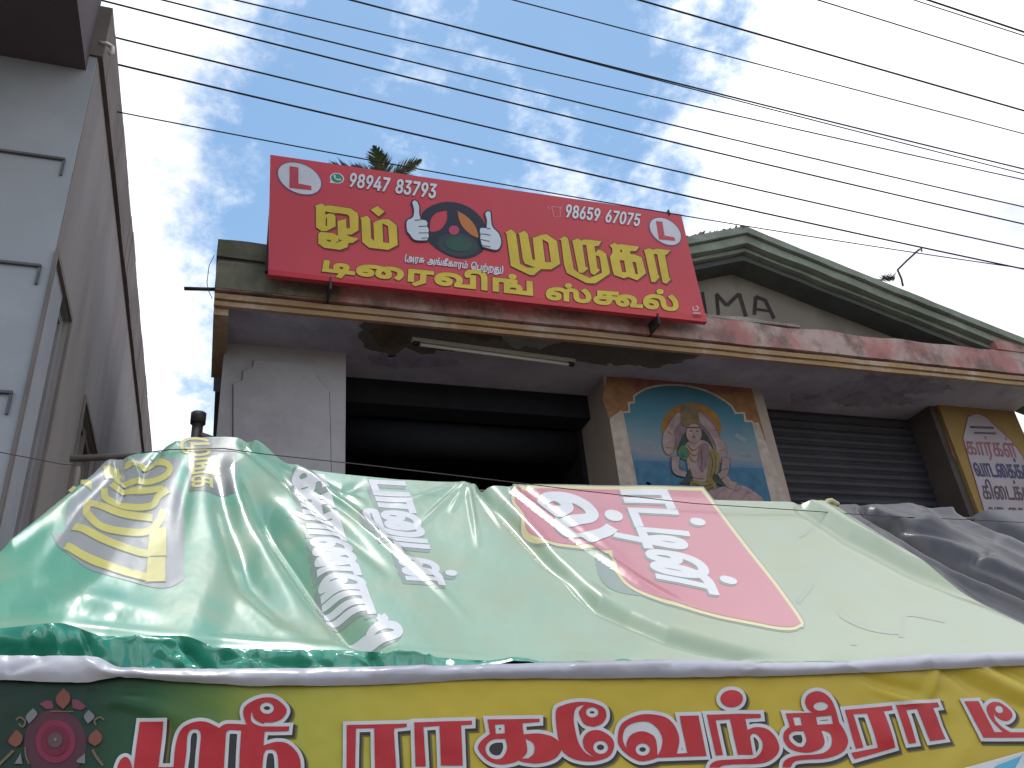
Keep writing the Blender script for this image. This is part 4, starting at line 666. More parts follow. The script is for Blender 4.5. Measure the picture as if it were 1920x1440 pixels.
# steering wheel and the two hands
ZW = (740, 360, 220/1920)
wo = C('440,370 560,250 750,175 920,165 1100,200 1280,290 1430,440 1500,640 1480,880 1400,1010 1200,1092 1000,1085 800,1010 640,900 540,800 440,620', ZW)
whn = C('575,600 595,440 690,340 852,300c 858,440 800,560 715,630 600,652', ZW); wor = C('1030,318c 1170,400 1300,540 1368,700 1362,758c 1230,690 1110,570 1050,440', ZW)
s_or = ink('wheel_orange', (.50, .17, .04)); s_gr = ink('wheel_green', (.018, .075, .05)); hand_w = ink('hand_white', (.58, .64, .72)); s_mg = ink('wheel_hub', (.46, .05, .11)); s_md = ink('wheel_mid', (.025, .04, .05))
print_on('steering_wheel', PS, [([wo], [whn], 0, blk, 1), ([EL(1030, 870, 330, 190, ZW, 40, .15)], [], 0, s_md, 2), ([EL(1050, 860, 220, 120, ZW, 40, .1)], [], 0, s_gr, 3), ([wor], [], 0, s_or, 2), ([EL(968, 632, 86, 74, ZW)], [], 0, s_mg, 3)], sign)
hl = C('285,185 320,152 365,178 396,260 395,350 422,468c 500,478 530,520 522,572c 546,610 552,650 542,682c 552,735 526,803c 330,795 240,700 200,640 197,490 290,430 315,330 300,240', ZW)
hr = C('1480,370 1520,328 1562,350 1570,470 1600,590 1700,700 1735,850 1662,957 1440,908c 1415,850 1402,795c 1395,760 1402,712c 1390,660 1405,605 1497,605c 1505,480', ZW)
lin = lambda *q: [ST(s, 11, ZW) for s in q]
print_on('thumbs_up_hand', PS, [([hl], [], 2.6, blk, 4), ([hl], [], 0, hand_w, 5), (lin('385,578 520,573', '392,684 540,682', '430,772 535,766', '325,476 420,470'), [], 0, blk, 6)], sign)
print_on('thumbs_up_hand', PS, [([hr], [], 2.6, blk, 4), ([hr], [], 0, hand_w, 5), (lin('1405,700 1480,705 1560,722', '1405,792 1550,822', '1432,890 1560,912', '1497,605 1560,615'), [], 0, blk, 6)], sign)
ZC = (1000, 560, 480/1728)
print_on('printer_mark', PS, [([ST('1080,55 1078,75 1100,80 1112,62 1098,50', 9, ZC), ST('1076,96 1128,100', 9, ZC, False), ST('1070,112 1135,118', 5, ZC, False), ST('1072,124 1130,130', 4, ZC, False)], [], 0, p_pk if False else ink('mark_pale', (.55, .38, .38)), 1)], sign)
# steel frame behind, brackets through the edges
for a, b in (((515, 300), (512, 508)), ((760, 335), (765, 535)), ((1010, 370), (1035, 562)), ((1268, 405), (1315, 595))):
    p, q = at_Y(*a, YS+.06), at_Y(*b, YS+.06); box('frame_bar', p[0]-.015, p[0]+.015, YS+.037, YS+.067, q[2]-.02, p[2]-.01, metal_dk, sign)
for px, py, dz in ((620, 520, -.09), (1232, 588, -.09), (1255, 404, .05)):
    p = at_Y(px, py, YS); box('bracket', p[0]-.006, p[0]+.006, YS-.010, YS+.16, min(p[2], p[2]+dz), max(p[2], p[2]+dz), metal_dk, sign, .003)
for px in (640, 1240):
    p = at_Y(px, 420, YS); tube('stay', [(p[0], YS+.06, p[2]+.05), (p[0]-.02, 4.9, 4.83)], .014, metal_dk, sign)

# ================================================================== SMALL IRON BITS
t = thing('pipe_stub', 'thin iron pipe sticking out at the left end of the canopy', 'pipe')
p = at_Y(400, 541, 4.26); q = at_Y(345, 541, 4.26); tube('pipe', [tuple(p+np.array([.05, 0, 0])), tuple(q)], .011, metal_dk, t)
t = thing('vent_pipe', 'short dark soil vent pipe with a cap beside the grey wall', 'pipe')
p = at_Y(372, 800, 4.75); tube('pipe', [(p[0]-.005, 4.75, 2.5), (p[0]-.005, 4.75, p[2]+.02)], .032, metal_dk, t, 12)
tube('cap', [(p[0]-.005, 4.75, p[2]+.02), (p[0]-.005, 4.75, p[2]+.085)], .044, metal_dk, t, 12); tube('elbow', [(p[0], 4.75, p[2]-.05), (p[0]+.12, 4.75, p[2]-.09)], .022, mat('pvc_pink', (.30, .19, .19), rough=.6, bump=0), t)
t = thing('bent_rod', 'bent iron rod standing up from the sloping gable coping', 'rod')
tube('rod', [tuple(at_Y(*p, 4.25)) for p in ((1693, 536), (1690, 522), (1683, 506), (1700, 489), (1722, 469), (1728, 466), (1728, 471))], .0085, metal_dk, t)
t = thing('wall_wire', 'thin wire drooping down the left corner of the canopy', 'wire')
tube('wire', [tuple(at_Y(*p, 4.15)) for p in ((402, 478), (392, 498), (388, 530), (391, 545), (398, 560))], .0022, metal_dk, t, 5)

# ================================================================== BUILDING ON THE LEFT
lbd = thing('side_building', 'tall grey rendered building at the left edge with a pale grey front', 'building')
XW, YN = -.742, 3.2
side_m = mat('side_render', (.25, .232, .232), rough=.92, scale=1.3, var=.14, stain=(.16, .14, .135), stain_amt=.55, stain_scale=1.2, second=(.27, .24, .22), bump=.2, bscale=20, stretch=(1, 1, .22))
front_m = mat('front_paint', (.315, .335, .365), rough=.75, scale=1.5, var=.08, stain=(.26, .275, .31), stain_amt=.5, bump=.08)
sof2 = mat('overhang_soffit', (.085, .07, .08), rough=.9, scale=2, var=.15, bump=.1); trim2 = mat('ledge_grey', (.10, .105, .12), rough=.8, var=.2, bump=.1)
coping2 = mat('parapet_brown', (.17, .14, .13), rough=.95, scale=3, var=.2, stain=(.11, .09, .085), bump=.3)
# side wall with two real openings (y0,y1,z0,z1)
ops = [(3.205, 3.68, 2.45, 3.96), (4.40, 5.05, 2.6, 3.93)]
ys = sorted({YN, 9.5, *[o[0] for o in ops], *[o[1] for o in ops]}); zs_ = sorted({0, 5.16, *[o[2] for o in ops], *[o[3] for o in ops]})
bm = bmesh.new()
for a, b in zip(ys, ys[1:]):
    for c, d in zip(zs_, zs_[1:]):
        if any(o[0] <= (a+b)/2 <= o[1] and o[2] <= (c+d)/2 <= o[3] for o in ops): continue
        vs = [bm.verts.new(p) for p in ((XW, a, c), (XW, b, c), (XW, b, d), (XW, a, d))]; bm.faces.new(vs)
bmesh.ops.remove_doubles(bm, verts=bm.verts, dist=1e-4)
r = bmesh.ops.extrude_face_region(bm, geom=bm.faces[:]); bmesh.ops.translate(bm, verts=[v for v in r['geom'] if isinstance(v, bmesh.types.BMVert)], vec=(-.16, 0, 0))
bmesh.ops.recalc_face_normals(bm, faces=bm.faces); obj('side_wall', bm, side_m, lbd)
band_bm = bmesh.new()
for i in range(40):
    y0 = YN-.02+i*.16; q = mnoise.noise(Vector((y0*2.1, 3, 1)))*.006
    add_box(band_bm, XW-.2, XW+.022+q, y0, y0+.1605, 5.162, 5.52+q)
obj('parapet_cap', band_bm, coping2, lbd)
box('back_block', -5, XW-.165, YN+.3, 9.5, 0, 5.15, side_m, lbd)
fr_m = mat('window_frame_grey', (.24, .245, .26), rough=.5, var=.1, bump=0); gl_m = mat('dark_glass', (.012, .013, .016), rough=.25, var=.1, bump=0, spec=.6); jamb = mat('jamb_brown', (.17, .15, .14), rough=.9, var=.15, bump=.15)
for k, (a, b, c, d) in enumerate(ops):
    w = box('window', XW-.068, XW-.063, a+.001, b-.001, c+.001, d-.001, gl_m, lbd)
    for q in ((a+.001, a+.045, c+.002, d-.002), (b-.045, b-.001, c+.002, d-.002), ((a+b)/2-.018, (a+b)/2+.018, c+.002, d-.002)):
        box('frame', XW-.061, XW-.018-.004*random.random(), *q, fr_m if k == 0 else jamb, w)
    box('frame', XW-.062, XW-.0245, a+.046, b-.046, d-.045, d-.003, fr_m if k == 0 else jamb, w)
    box('sill', XW-.060, XW+.012, a-.02, b+.02, c-.035, c+.0005, trim2 if k == 0 else jamb, w)
    bmf = bmesh.new(); add_box(bmf, XW+.001, XW+.012, a-.03, a-.003, c-.02, d+.028); add_box(bmf, XW+.001, XW+.012, b+.003, b+.03, c-.02, d+.028); add_box(bmf, XW+.001, XW+.013, a-.0025, b+.0025, d+.003, d+.03)
    obj('surround', bmf, jamb, w)
# front: panels stepped back between thin ledges, overhanging slab above
box('front_wall', -5, XW-.003, YN-.01, YN+.28, 0, 5.16, front_m, lbd)
for z1 in (4.475, 3.89, 3.30):
    x1 = XW-.038
    box('ledge', -5, x1, YN-.024, YN-.011, z1, z1+.011, trim2, lbd)
    box('ledge', x1-.010, x1, YN-.020, YN-.0112, z1-.085, z1-.001, trim2, lbd)
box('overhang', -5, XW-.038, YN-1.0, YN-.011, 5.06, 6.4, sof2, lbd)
t = thing('spout_pipe', 'small white plastic spout curling off the top of the left building', 'pipe')
p = at_X(208, 92, XW+.05)
tube('spout', [(XW+.0, p[1], p[2]+.03), (XW+.03, p[1], p[2]+.03), (XW+.055, p[1], p[2]+.015), (XW+.06, p[1], p[2]-.02), (XW+.045, p[1], p[2]-.035)], .010, mat('pvc_white', (.6, .56, .52), rough=.5, var=.08, bump=0), t)

# ================================================================== PALM BEHIND THE SIGN, TUFT ON THE GABLE
palm = thing('palm_tree', 'palm tree whose frond tips show above the red sign', 'tree')
pb = Vector((2.50, 12.3, 0)); hz = 12.93
tube('trunk', [pb+Vector((.15*math.sin(i*.5), 0, hz*i/12)) for i in range(13)], .19, mat('palm_bark', (.16, .13, .10), rough=.95, scale=6, var=.3, bump=.5), palm, 10, .12)
leaf_m = mat('palm_leaf', (.055, .085, .035), rough=.55, scale=3, var=.4, bump=0, stain=(.12, .11, .05), stain_amt=.5)
crown = bpy.data.objects.new('crown', None); COL.objects.link(crown); crown.parent = palm
random.seed(21); top = pb+Vector((.15*math.sin(6), 0, hz))
def frond(az, el, Lf, leaflet):
    v = []; f = []; n = 26; p = top.copy(); h = Vector((math.cos(az), math.sin(az), 0)); e = el; w0 = Vector((-h.y, h.x, 0))
    for i in range(n+1):
        d = (h*math.cos(e)+Vector((0, 0, 1))*math.sin(e)); p2 = p+d*Lf/n
        b = len(v); r = .018*(1-i/n)+.004; v += [p-w0*r, p+w0*r, p2+w0*r, p2-w0*r]; f.append((b, b+1, b+2, b+3))
        if i > 3:
            for s in (-1, 1):
                for q in range(2):
                    ll = leaflet*math.sin(math.pi*min(1, (i/n)*.8+.17))*random.uniform(.75, 1.1)
                    dr = (w0*s*random.uniform(.6, .85)+d*random.uniform(.65, .95)+Vector((0, 0, random.uniform(-.25, .12)))).normalized()
                    o = p+(p2-p)*(q/2); mid = o+dr*ll*.55+Vector((0, 0, -.01)); tip = o+dr*ll+Vector((0, 0, -.07*ll)); k = d*.022
                    b = len(v); v += [o-k, o+k, mid+k*.9, mid-k*.9, tip]; f += [(b, b+1, b+2, b+3), (b+3, b+2, b+4)]
        p = p2; e -= (1.15+.3*math.cos(el))/n
    return v, f
for i in range(11):
    az = 2*math.pi*i/11+random.uniform(-.15, .15); v, f = frond(az, random.uniform(-.35, .0), random.uniform(1.1, 1.5), .5); obj('frond', pydata('frond', v, f), leaf_m, crown)
for az, el, Lf in ((.3, 1.50, 1.05), (5.9, 1.45, 1.15), (2.9, 1.48, 1.05), (1.2, 1.48, 1.12), (3.2, .98, 1.45), (3.0, .85, 1.55), (4.2, 1.45, 1.0)):
    v, f = frond(az, el, Lf, .40); obj('frond', pydata('frond', v, f), leaf_m, crown)
p0 = at_Y(1665, 518, 4.3)
v = []; f = []
for i in range(130):
    a = random.uniform(0, 6.28); l = random.uniform(.05, .12); d = Vector((math.cos(a)*.7, math.sin(a)*.7, random.uniform(.5, 1.4))).normalized(); o = Vector(p0)+Vector((random.uniform(-.06, .06), random.uniform(-.03, .03), -.03)); w = d.orthogonal().normalized()*.006
    b = len(v); v += [o-w, o+w, o+d*l+Vector((0, 0, -.02*l))]; f.append((b, b+1, b+2))
tag(obj('weed_tuft', pydata('weed_tuft', v, f), mat('weed', (.10, .10, .05), rough=.8, var=.3, bump=0)), 'dry weed tuft growing on the gable coping beside the bent rod', 'plant')

# ================================================================== OVERHEAD WIRES
wire_m = mat('wire_black', (.025, .024, .028), rough=.6, var=.1, bump=0)
def power(pts, Y, r, label):
    r = max(r*.86, .0044); P = [at_Y(*q, Y) for q in pts]; xs = np.array([p[0] for p in P]); zs = np.array([p[2] for p in P]); cf = np.polyfit(xs, zs, min(2, len(P)-1))
    if len(P) > 2: cf[0] = min(max(cf[0], 0.0), .02); cf[1:] = np.polyfit(xs, zs-cf[0]*xs**2, 1)
    X = np.linspace(xs[0]-7, xs[-1]+9, 60)
    mid = (xs[0]+xs[-1])/2; sag = .004
    Z = np.polyval(cf, X)
    o = tube('power_line', [(x, Y, z) for x, z in zip(X, Z)], r, wire_m, None, 6)
    tag(o, label, 'wire', 'overhead wires crossing the sky')
WL = [
 ([(0, 168), (215, 208), (480, 259), (760, 310), (1200, 394), (1425, 427), (1720, 475), (1900, 500)], 3.74, .0036, 'lowest and thinnest overhead wire, passing just over the top edge of the red sign'),
 ([(0, 69), (480, 181), (1200, 348.5), (1918, 504)], 3.62, .0075, 'second overhead wire from the bottom, thick, passing the tip of the bent rod'),
 ([(0, 17), (153, 55), (480, 134.5), (1200, 305), (1920, 467)], 3.56, .0066, 'third overhead wire from the bottom, running over the top of the left building'),
 ([(184, 0), (480, 73), (664, 119), (1200, 252.5), (1920, 420)], 3.50, .0068, 'fourth overhead wire from the bottom, entering at the corner of the left building'),
 ([(302, 0), (480, 43), (791, 120), (1200, 220.5), (1920, 388)], 3.44, .0060, 'fifth overhead wire from the bottom, crossing the top of the left white cloud'),
 ([(441, 0), (480, 9), (956, 120), (1200, 175.5), (1920, 337)], 3.38, .0055, 'sixth overhead wire from the bottom, just under a close pair of wires'),
 ([(660, 0), (1117, 119), (1200, 142), (1920, 326)], 3.33, .0036, 'thin lower wire of the close pair in the middle of the sky'),
 ([(657, 0), (1117, 117), (1200, 139), (1920, 317)], 3.27, .0066, 'thick upper wire of the close pair in the middle of the sky'),
 ([(962, 0), (1200, 62), (1920, 251)], 3.2, .0046, 'thin overhead wire just above the close pair in the middle of the sky'),
 ([(1197, 0), (1560, 103), (1920, 208)], 3.1, .0078, 'thick overhead wire that meets the top of the picture right of the blue sky'),
 ([(1534, 0), (1730, 61), (1920, 120)], 3.0, .0058, 'overhead wire alone between the thick one and the top right corner pair'),
 ([(1714, 0), (1815, 33), (1920, 67)], 2.9, .0050, 'lower wire of the pair in the top right corner'),
 ([(1740, 0), (1830, 30), (1920, 60)], 2.84, .0085, 'thickest wire, upper one of the pair in the top right corner')]
for a in WL: power(*a)

# ================================================================== STALL IN FRONT: TARPAULIN, BANNER, POLES
def seg_dist(P, line):
    """distance and position along a polyline (pixels of the survey photo)"""
    best = np.full(len(P), 1e9); pos = np.zeros(len(P)); sgn = np.ones(len(P)); L = [tuple(map(float, q.split(','))) for q in line.split()]; n = len(L)-1
    for i in range(n):
        a = np.array(L[i]); b = np.array(L[i+1]); d = b-a; t = np.clip(((P-a)@d)/(d@d), 0, 1); v = P-a-t[:, None]*d; q = np.hypot(v[:, 0], v[:, 1])
        k = q < best; best = np.where(k, q, best); pos = np.where(k, (i+t)/n, pos); sgn = np.where(k, np.sign(d[0]*v[:, 1]-d[1]*v[:, 0]), sgn)
    return best, pos, sgn
def folds(P, creases):
    D = np.zeros(len(P))
    for line, h, w, kind, ends in creases:
        q, pos, sg = seg_dist(P, line)
        amp = np.ones(len(P))
        if 'a' in ends: amp *= np.clip(pos/.25, 0, 1)
        if 'b' in ends: amp *= np.clip((1-pos)/.45, 0, 1)
        if kind == 'sharp': pr = np.exp(-(np.sqrt(q*q+6.0)-2.45)/w)
        elif kind == 'roof': pr = np.clip(1-np.sqrt(q*q+1.5)/w, 0, None)
        elif kind == 'step': pr = .5*(1+np.tanh(sg*q/w))*np.exp(-(q/(w*5))**2)
        else: pr = np.exp(-(q/w)**2)
        D += h*amp*pr
    return D
def vnoise(P, sc, seed): return np.array([mnoise.noise(Vector((x*sc, y*sc, seed))) for x, y in P])
def herm(u, x, y):
    m = np.gradient(y, x); d = np.diff(y)/np.diff(x)
    for i in range(1, len(x)-1):
        m[i] = 0 if d[i-1]*d[i] <= 0 else 2*d[i-1]*d[i]/(d[i-1]+d[i])
    u = np.asarray(u); k = np.clip(np.searchsorted(x, u)-1, 0, len(x)-2); h = x[k+1]-x[k]; t = np.clip((u-x[k])/h, 0, 1)
    o = (2*t**3-3*t**2+1)*y[k]+(t**3-2*t**2+t)*h*m[k]+(-2*t**3+3*t**2)*y[k+1]+(t**3-t**2)*h*m[k+1]
    return o+np.where(u < x[0], (u-x[0])*m[0], 0)+np.where(u > x[-1], (u-x[-1])*m[-1], 0)
class Cloth:
    """cloth spanned between a rear edge and a front edge in space; folds are displacements along its normal"""
    def __init__(s, rear, front, Yr, Yf, sag, creases, rough=(), lift=.0008, drop=0, fade=(0, 0)):
        s.rs = np.array([p[2] for p in rear]); s.rp = np.array([at_Y(p[0], p[1], Yr) for p in rear])
        s.fs = np.array([p[2] for p in front]); s.fp = np.array([at_Y(p[0], p[1], Yf) for p in front])
        s.rp[:, 2] -= drop; s.fp[:, 2] -= drop
        s.fade = fade; s.sag = sag; s.cr = creases; s.rough = rough; s.lift = lift
        S_, T_ = np.meshgrid(np.linspace(0, 1, 49), np.linspace(0, 1, 21), indexing='ij'); s.gs = np.stack([S_.ravel(), T_.ravel()], 1); s.gp = to_px(s.base(s.gs))
        B = s.rp.mean(0)-s.fp.mean(0); A = s.rp[-1]-s.rp[0]; n = np.cross(A, B); s.n = n/np.linalg.norm(n)
        if s.n[2] < 0: s.n = -s.n
    def base(s, st):
        u, t = np.clip(st[:, 0], -.2, 1.2), st[:, 1]
        Rr = np.stack([herm(u, s.rs, s.rp[:, k]) for k in range(3)], 1); Ff = np.stack([herm(u, s.fs, s.fp[:, k]) for k in range(3)], 1)
        P = Rr+(Ff-Rr)*t[:, None]; P[:, 2] -= s.sag*np.sin(np.pi*np.clip(t, 0, 1)); return P
    def inv(s, px):
        st = np.empty((len(px), 2))
        for a in range(0, len(px), 2000):
            q = px[a:a+2000]; st[a:a+2000] = s.gs[((q[:, None, :]-s.gp[None])**2).sum(2).argmin(1)]
        for _ in range(7):
            f = to_px(s.base(st))-px; e = 1e-4
            J0 = (to_px(s.base(st+[e, 0]))-to_px(s.base(st-[e, 0])))/(2*e); J1 = (to_px(s.base(st+[0, e]))-to_px(s.base(st-[0, e])))/(2*e)
            det = J0[:, 0]*J1[:, 1]-J0[:, 1]*J1[:, 0]; det = np.where(np.abs(det) < 1e-6, 1e-6, det)
            ds = (f[:, 0]*J1[:, 1]-f[:, 1]*J1[:, 0])/det; dt = (J0[:, 0]*f[:, 1]-J0[:, 1]*f[:, 0])/det
            st = st-np.clip(np.stack([ds, dt], 1), -.15, .15)
        return st
    def disp(s, px, st):
        D = folds(px, s.cr)
        for amp, sc, seed in s.rough: D += amp*vnoise(px, sc, seed)
        a, b = s.fade
        if a: D *= np.clip(st[:, 1]/a, 0, 1)
        if b: D *= np.clip((1-st[:, 1])/b, 0, 1)
        return D
    def at(s, px, k, st=None):
        px = np.asarray(px, float)
        if st is None: st = s.inv(px)
        return s.base(st)+s.n*(s.disp(px, st)+s.lift*k)[:, None]
    def normal(s, px):
        px = np.asarray(px, float); e = np.array([1.2, 0]); u = np.array([0, 1.2])
        n = np.cross(s.at(px+e, 0)-s.at(px-e, 0), s.at(px+u, 0)-s.at(px-u, 0)); n /= np.linalg.norm(n, axis=1)[:, None]+1e-12
        return np.where(((CAM-s.at(px, 0))*n).sum(1)[:, None] < 0, -n, n)
def grid_mesh(name, surf, ns, ntt, m, parent, t0=0.0, t1=1.0, s0=0.0, s1=1.0):
    S_, T_ = np.meshgrid(np.linspace(s0, s1, ns), np.linspace(t0, t1, ntt), indexing='ij'); st = np.stack([S_.ravel(), T_.ravel()], 1)
    P = surf.at(to_px(surf.base(st)), 0, st)
    idx = np.arange(ns*ntt).reshape(ns, ntt)
    q = np.stack([idx[:-1, :-1], idx[:-1, 1:], idx[1:, 1:], idx[1:, :-1]], -1).reshape(-1, 4)
    me = bpy.data.meshes.new(name); me.vertices.add(len(P)); me.vertices.foreach_set('co', P.ravel())
    me.loops.add(q.size); me.loops.foreach_set('vertex_index', q.ravel().astype(np.int32)); me.polygons.add(len(q)); me.polygons.foreach_set('loop_start', np.arange(0, q.size, 4, dtype=np.int32)); me.polygons.foreach_set('loop_total', np.full(len(q), 4, np.int32))
    uv = me.uv_layers.new(name='UVMap'); uv.data.foreach_set('uv', st[q.ravel()].astype(np.float32).ravel())
    me.update(); me.validate()
    return obj(name, me, m, parent, smooth=True)
def vinyl(name, stops, axis=0, rough=.3, spec=.55, nmix=.12, nscale=3, bump=.04, patches=None, patch_amt=.4, coat=.34):
    m = bpy.data.materials.new(name); m.use_nodes = True; t = m.node_tree; b = t.nodes['Principled BSDF']
    u = N(t, 'ShaderNodeUVMap'); sx = N(t, 'ShaderNodeSeparateXYZ'); t.links.new(u.outputs[0], sx.inputs[0]); gg = N(t, 'ShaderNodeNewGeometry')
    def nz(sc, det=4):
        n = N(t, 'ShaderNodeTexNoise'); n.inputs['Scale'].default_value = sc; n.inputs['Detail'].default_value = det; t.links.new(gg.outputs['Position'], n.inputs[0]); return n.outputs[0]
    f = mth(t, 'ADD', sx.outputs[axis], mth(t, 'MULTIPLY', mth(t, 'SUBTRACT', nz(nscale), .5), nmix))
    r = N(t, 'ShaderNodeValToRGB'); t.links.new(f, r.inputs[0])
    while len(r.color_ramp.elements) < len(stops): r.color_ramp.elements.new(.5)
    for e, (p, c) in zip(r.color_ramp.elements, stops): e.position = p; e.color = tuple(c)+(1,)
    o = r.outputs[0]
    if patches:
        r2 = t.nodes.new('ShaderNodeMapRange'); t.links.new(nz(4.5, 5), r2.inputs[0]); r2.inputs[1].default_value = .46; r2.inputs[2].default_value = .64; r2.inputs[4].default_value = patch_amt
        m2 = N(t, 'ShaderNodeMix', data_type='RGBA'); t.links.new(r2.outputs[0], m2.inputs[0]); t.links.new(o, m2.inputs[6]); m2.inputs[7].default_value = tuple(patches)+(1,); o = m2.outputs[2]
    t.links.new(o, b.inputs['Base Color']); b.inputs['Roughness'].default_value = rough; b.inputs['Specular IOR Level'].default_value = spec; b.inputs['Coat Weight'].default_value = coat; b.inputs['Coat Roughness'].default_value = .1
    bn = N(t, 'ShaderNodeBump'); bn.inputs['Strength'].default_value = bump*2.5; bn.inputs['Distance'].default_value = .003
    t.links.new(nz(26, 5), bn.inputs['Height']); t.links.new(bn.outputs[0], b.inputs['Normal'])
    return m

YR, YT, YB = 2.78, 1.94, 1.90
rear = [(205, 863, 0), (250, 852, .06), (300, 843, .12), (370, 821, .2), (430, 819, .25), (466, 823, .28), (552, 876, .36), (740, 899, .5), (900, 908, .59), (1100, 924, .70), (1330, 936, .85), (1480, 940, .95), (1562, 946, 1.0)]
front = [(-250, 1195, 0), (0, 1178, .13), (110, 1168, .19), (200, 1192, .235), (340, 1192, .30), (420, 1216, .34), (600, 1218, .42), (760, 1226, .5), (900, 1238, .57), (1400, 1242, .75), (1800, 1244, .9), (2092, 1262, 1.0)]
CR = [
 ('480,828 565,882 665,962 780,1062 885,1166', .0125, 11, 'roof', 'b'),
 ('463,830 540,895 630,985 740,1085', -.020, 11, 'gauss', 'b'),
 ('440,868 515,985 600,1105 705,1228', -.055, 21, 'gauss', 'a'),
 ('400,855 432,980 470,1090 540,1180', -.026, 22, 'gauss', 'ab'),
 ('430,840 455,930 500,1040 580,1180', .010, 16, 'gauss', 'ab'),
 ('556,885 640,925 690,948', .008, 8, 'roof', 'b'), ('560,905 620,935 690,985', -.010, 9, 'gauss', 'b'),
 ('690,905 640,925 585,900', -.008, 9, 'gauss', 'ab'),
 ('965,918 1078,1008 1198,1090 1305,1150', .0125, 11, 'roof', 'b'),
 ('985,918 1090,1000 1205,1078', -.010, 9, 'gauss', 'b'),
 ('905,914 960,975 1020,1042 1120,1132 1250,1190 1405,1232 1520,1256', -.032, 11, 'gauss', ''),
 ('1010,1060 1110,1110 1180,1150', .010, 12, 'gauss', 'ab'),
 ('868,910 778,990', .009, 8, 'roof', 'b'), ('872,912 842,962', .008, 8, 'roof', 'b'), ('878,912 898,1030', .010, 8, 'roof', 'b'), ('890,912 950,1000', .008, 8, 'roof', 'b'), ('862,908 730,950', .006, 6, 'sharp', 'b'),
 ('905,912 935,960', -.010, 6, 'gauss', 'b'),
 ('1520,942 1600,990 1700,1046 1850,1108 2050,1190', .016, 10, 'sharp', ''), ('1500,948 1590,1008 1700,1066 1850,1128 1990,1195', -.022, 10, 'gauss', 'b'),
 ('1540,944 1640,1012 1760,1068', .008, 6, 'sharp', 'b'), ('925,915 985,978 1050,1050 1150,1130', .006, 9, 'gauss', 'ab'),
 ('212,868 120,945 20,1015', .012, 12, 'gauss', ''), ('230,866 150,950 60,1090', -.016, 18, 'gauss', 'b'),
 ('240,862 262,890 255,930', .014, 6, 'sharp', 'b'), ('215,866 235,905 225,950', -.012, 7, 'gauss', 'b'), ('300,845 270,880 262,905', -.014, 9, 'gauss', 'b'), ('330,835 285,872', .012, 7, 'sharp', 'b'),
 ('375,824 345,930 330,1050', -.008, 16, 'gauss', 'ab'), ('20,1150 150,1120 330,1160', .012, 20, 'gauss', 'ab'), ('60,1095 200,1060', -.006, 16, 'gauss', 'ab'),
 ('0,1172 160,1178 360,1200 620,1216 900,1238', .010, 9, 'gauss', ''),
 ('430,1100 520,1180 600,1215', .008, 18, 'gauss', 'ab'),
]
stall = thing('stall_tarpaulin', 'pale green printed tarpaulin with sideways lettering sloping over the stall', 'tarpaulin')
T = Cloth(rear, front, YR, YT, .035, CR, ((.005, .008, 1.7), (.0007, .03, 4.4), (.0002, .09, 8.1)), fade=(0, .05))
tarp_m = vinyl('tarp_green', [(0, (.11, .38, .26)), (.22, (.13, .38, .27)), (.40, (.20, .41, .30)), (.58, (.31, .46, .33)), (.75, (.36, .43, .31)), (1, (.36, .42, .30))], rough=.34, patches=(.36, .40, .25), patch_amt=.55, coat=.32)
grid_mesh('sheet', T, 760, 200, tarp_m, stall)
# torn, crumpled front edge hanging down at the left
fr_top = [(q[0], q[1], q[2]) for q in front]
flap_bot = [(-250, 1262, 0), (0, 1258, .13), (200, 1268, .235), (420, 1266, .34), (600, 1260, .42), (760, 1256, .5), (900, 1246, .57), (1400, 1250, .75), (1800, 1250, .9), (2092, 1268, 1.0)]
FC = [('90,1172 115,1235', .022, 6, 'sharp', ''), ('160,1180 178,1235', -.022, 9, 'gauss', ''), ('215,1196 330,1206', .016, 6, 'sharp', ''), ('255,1200 262,1250', .02, 7, 'sharp', ''), ('350,1205 395,1250', -.03, 10, 'gauss', ''), ('395,1210 470,1245', .022, 6, 'sharp', ''), ('480,1222 490,1262', .018, 6, 'sharp', ''), ('420,1235 620,1250', -.014, 8, 'gauss', ''),
      ('0,1215 150,1222', -.03, 14, 'gauss', ''), ('560,1226 600,1256', .014, 6, 'sharp', ''), ('700,1222 712,1256', -.028, 12, 'gauss', ''), ('735,1232 860,1226', .012, 5, 'sharp', ''), ('300,1222 340,1250', .016, 5, 'sharp', ''), ('640,1232 690,1250', .014, 5, 'sharp', ''), ('800,1226 812,1250', .012, 5, 'sharp', ''), ('60,1196 30,1240', .016, 7, 'sharp', '')]
FL = Cloth(fr_top, flap_bot, YT-.001, YB+.012, -.004, FC, ((.020, .013, 2.2), (.009, .034, 5.1), (.0008, .1, 9.1)), fade=(.22, 0))
FL.n = np.array([0, -.9, .44])
flap_m = vinyl('tarp_edge_shaded_green', [(0, (.02, .24, .15)), (.3, (.035, .30, .20)), (.6, (.07, .33, .22)), (1, (.25, .38, .28))], rough=.22, spec=.6, nmix=.1, bump=.1)  # deeper green base holds border print and the shade of the hanging edge
grid_mesh('crumpled_edge', FL, 420, 34, flap_m, stall)
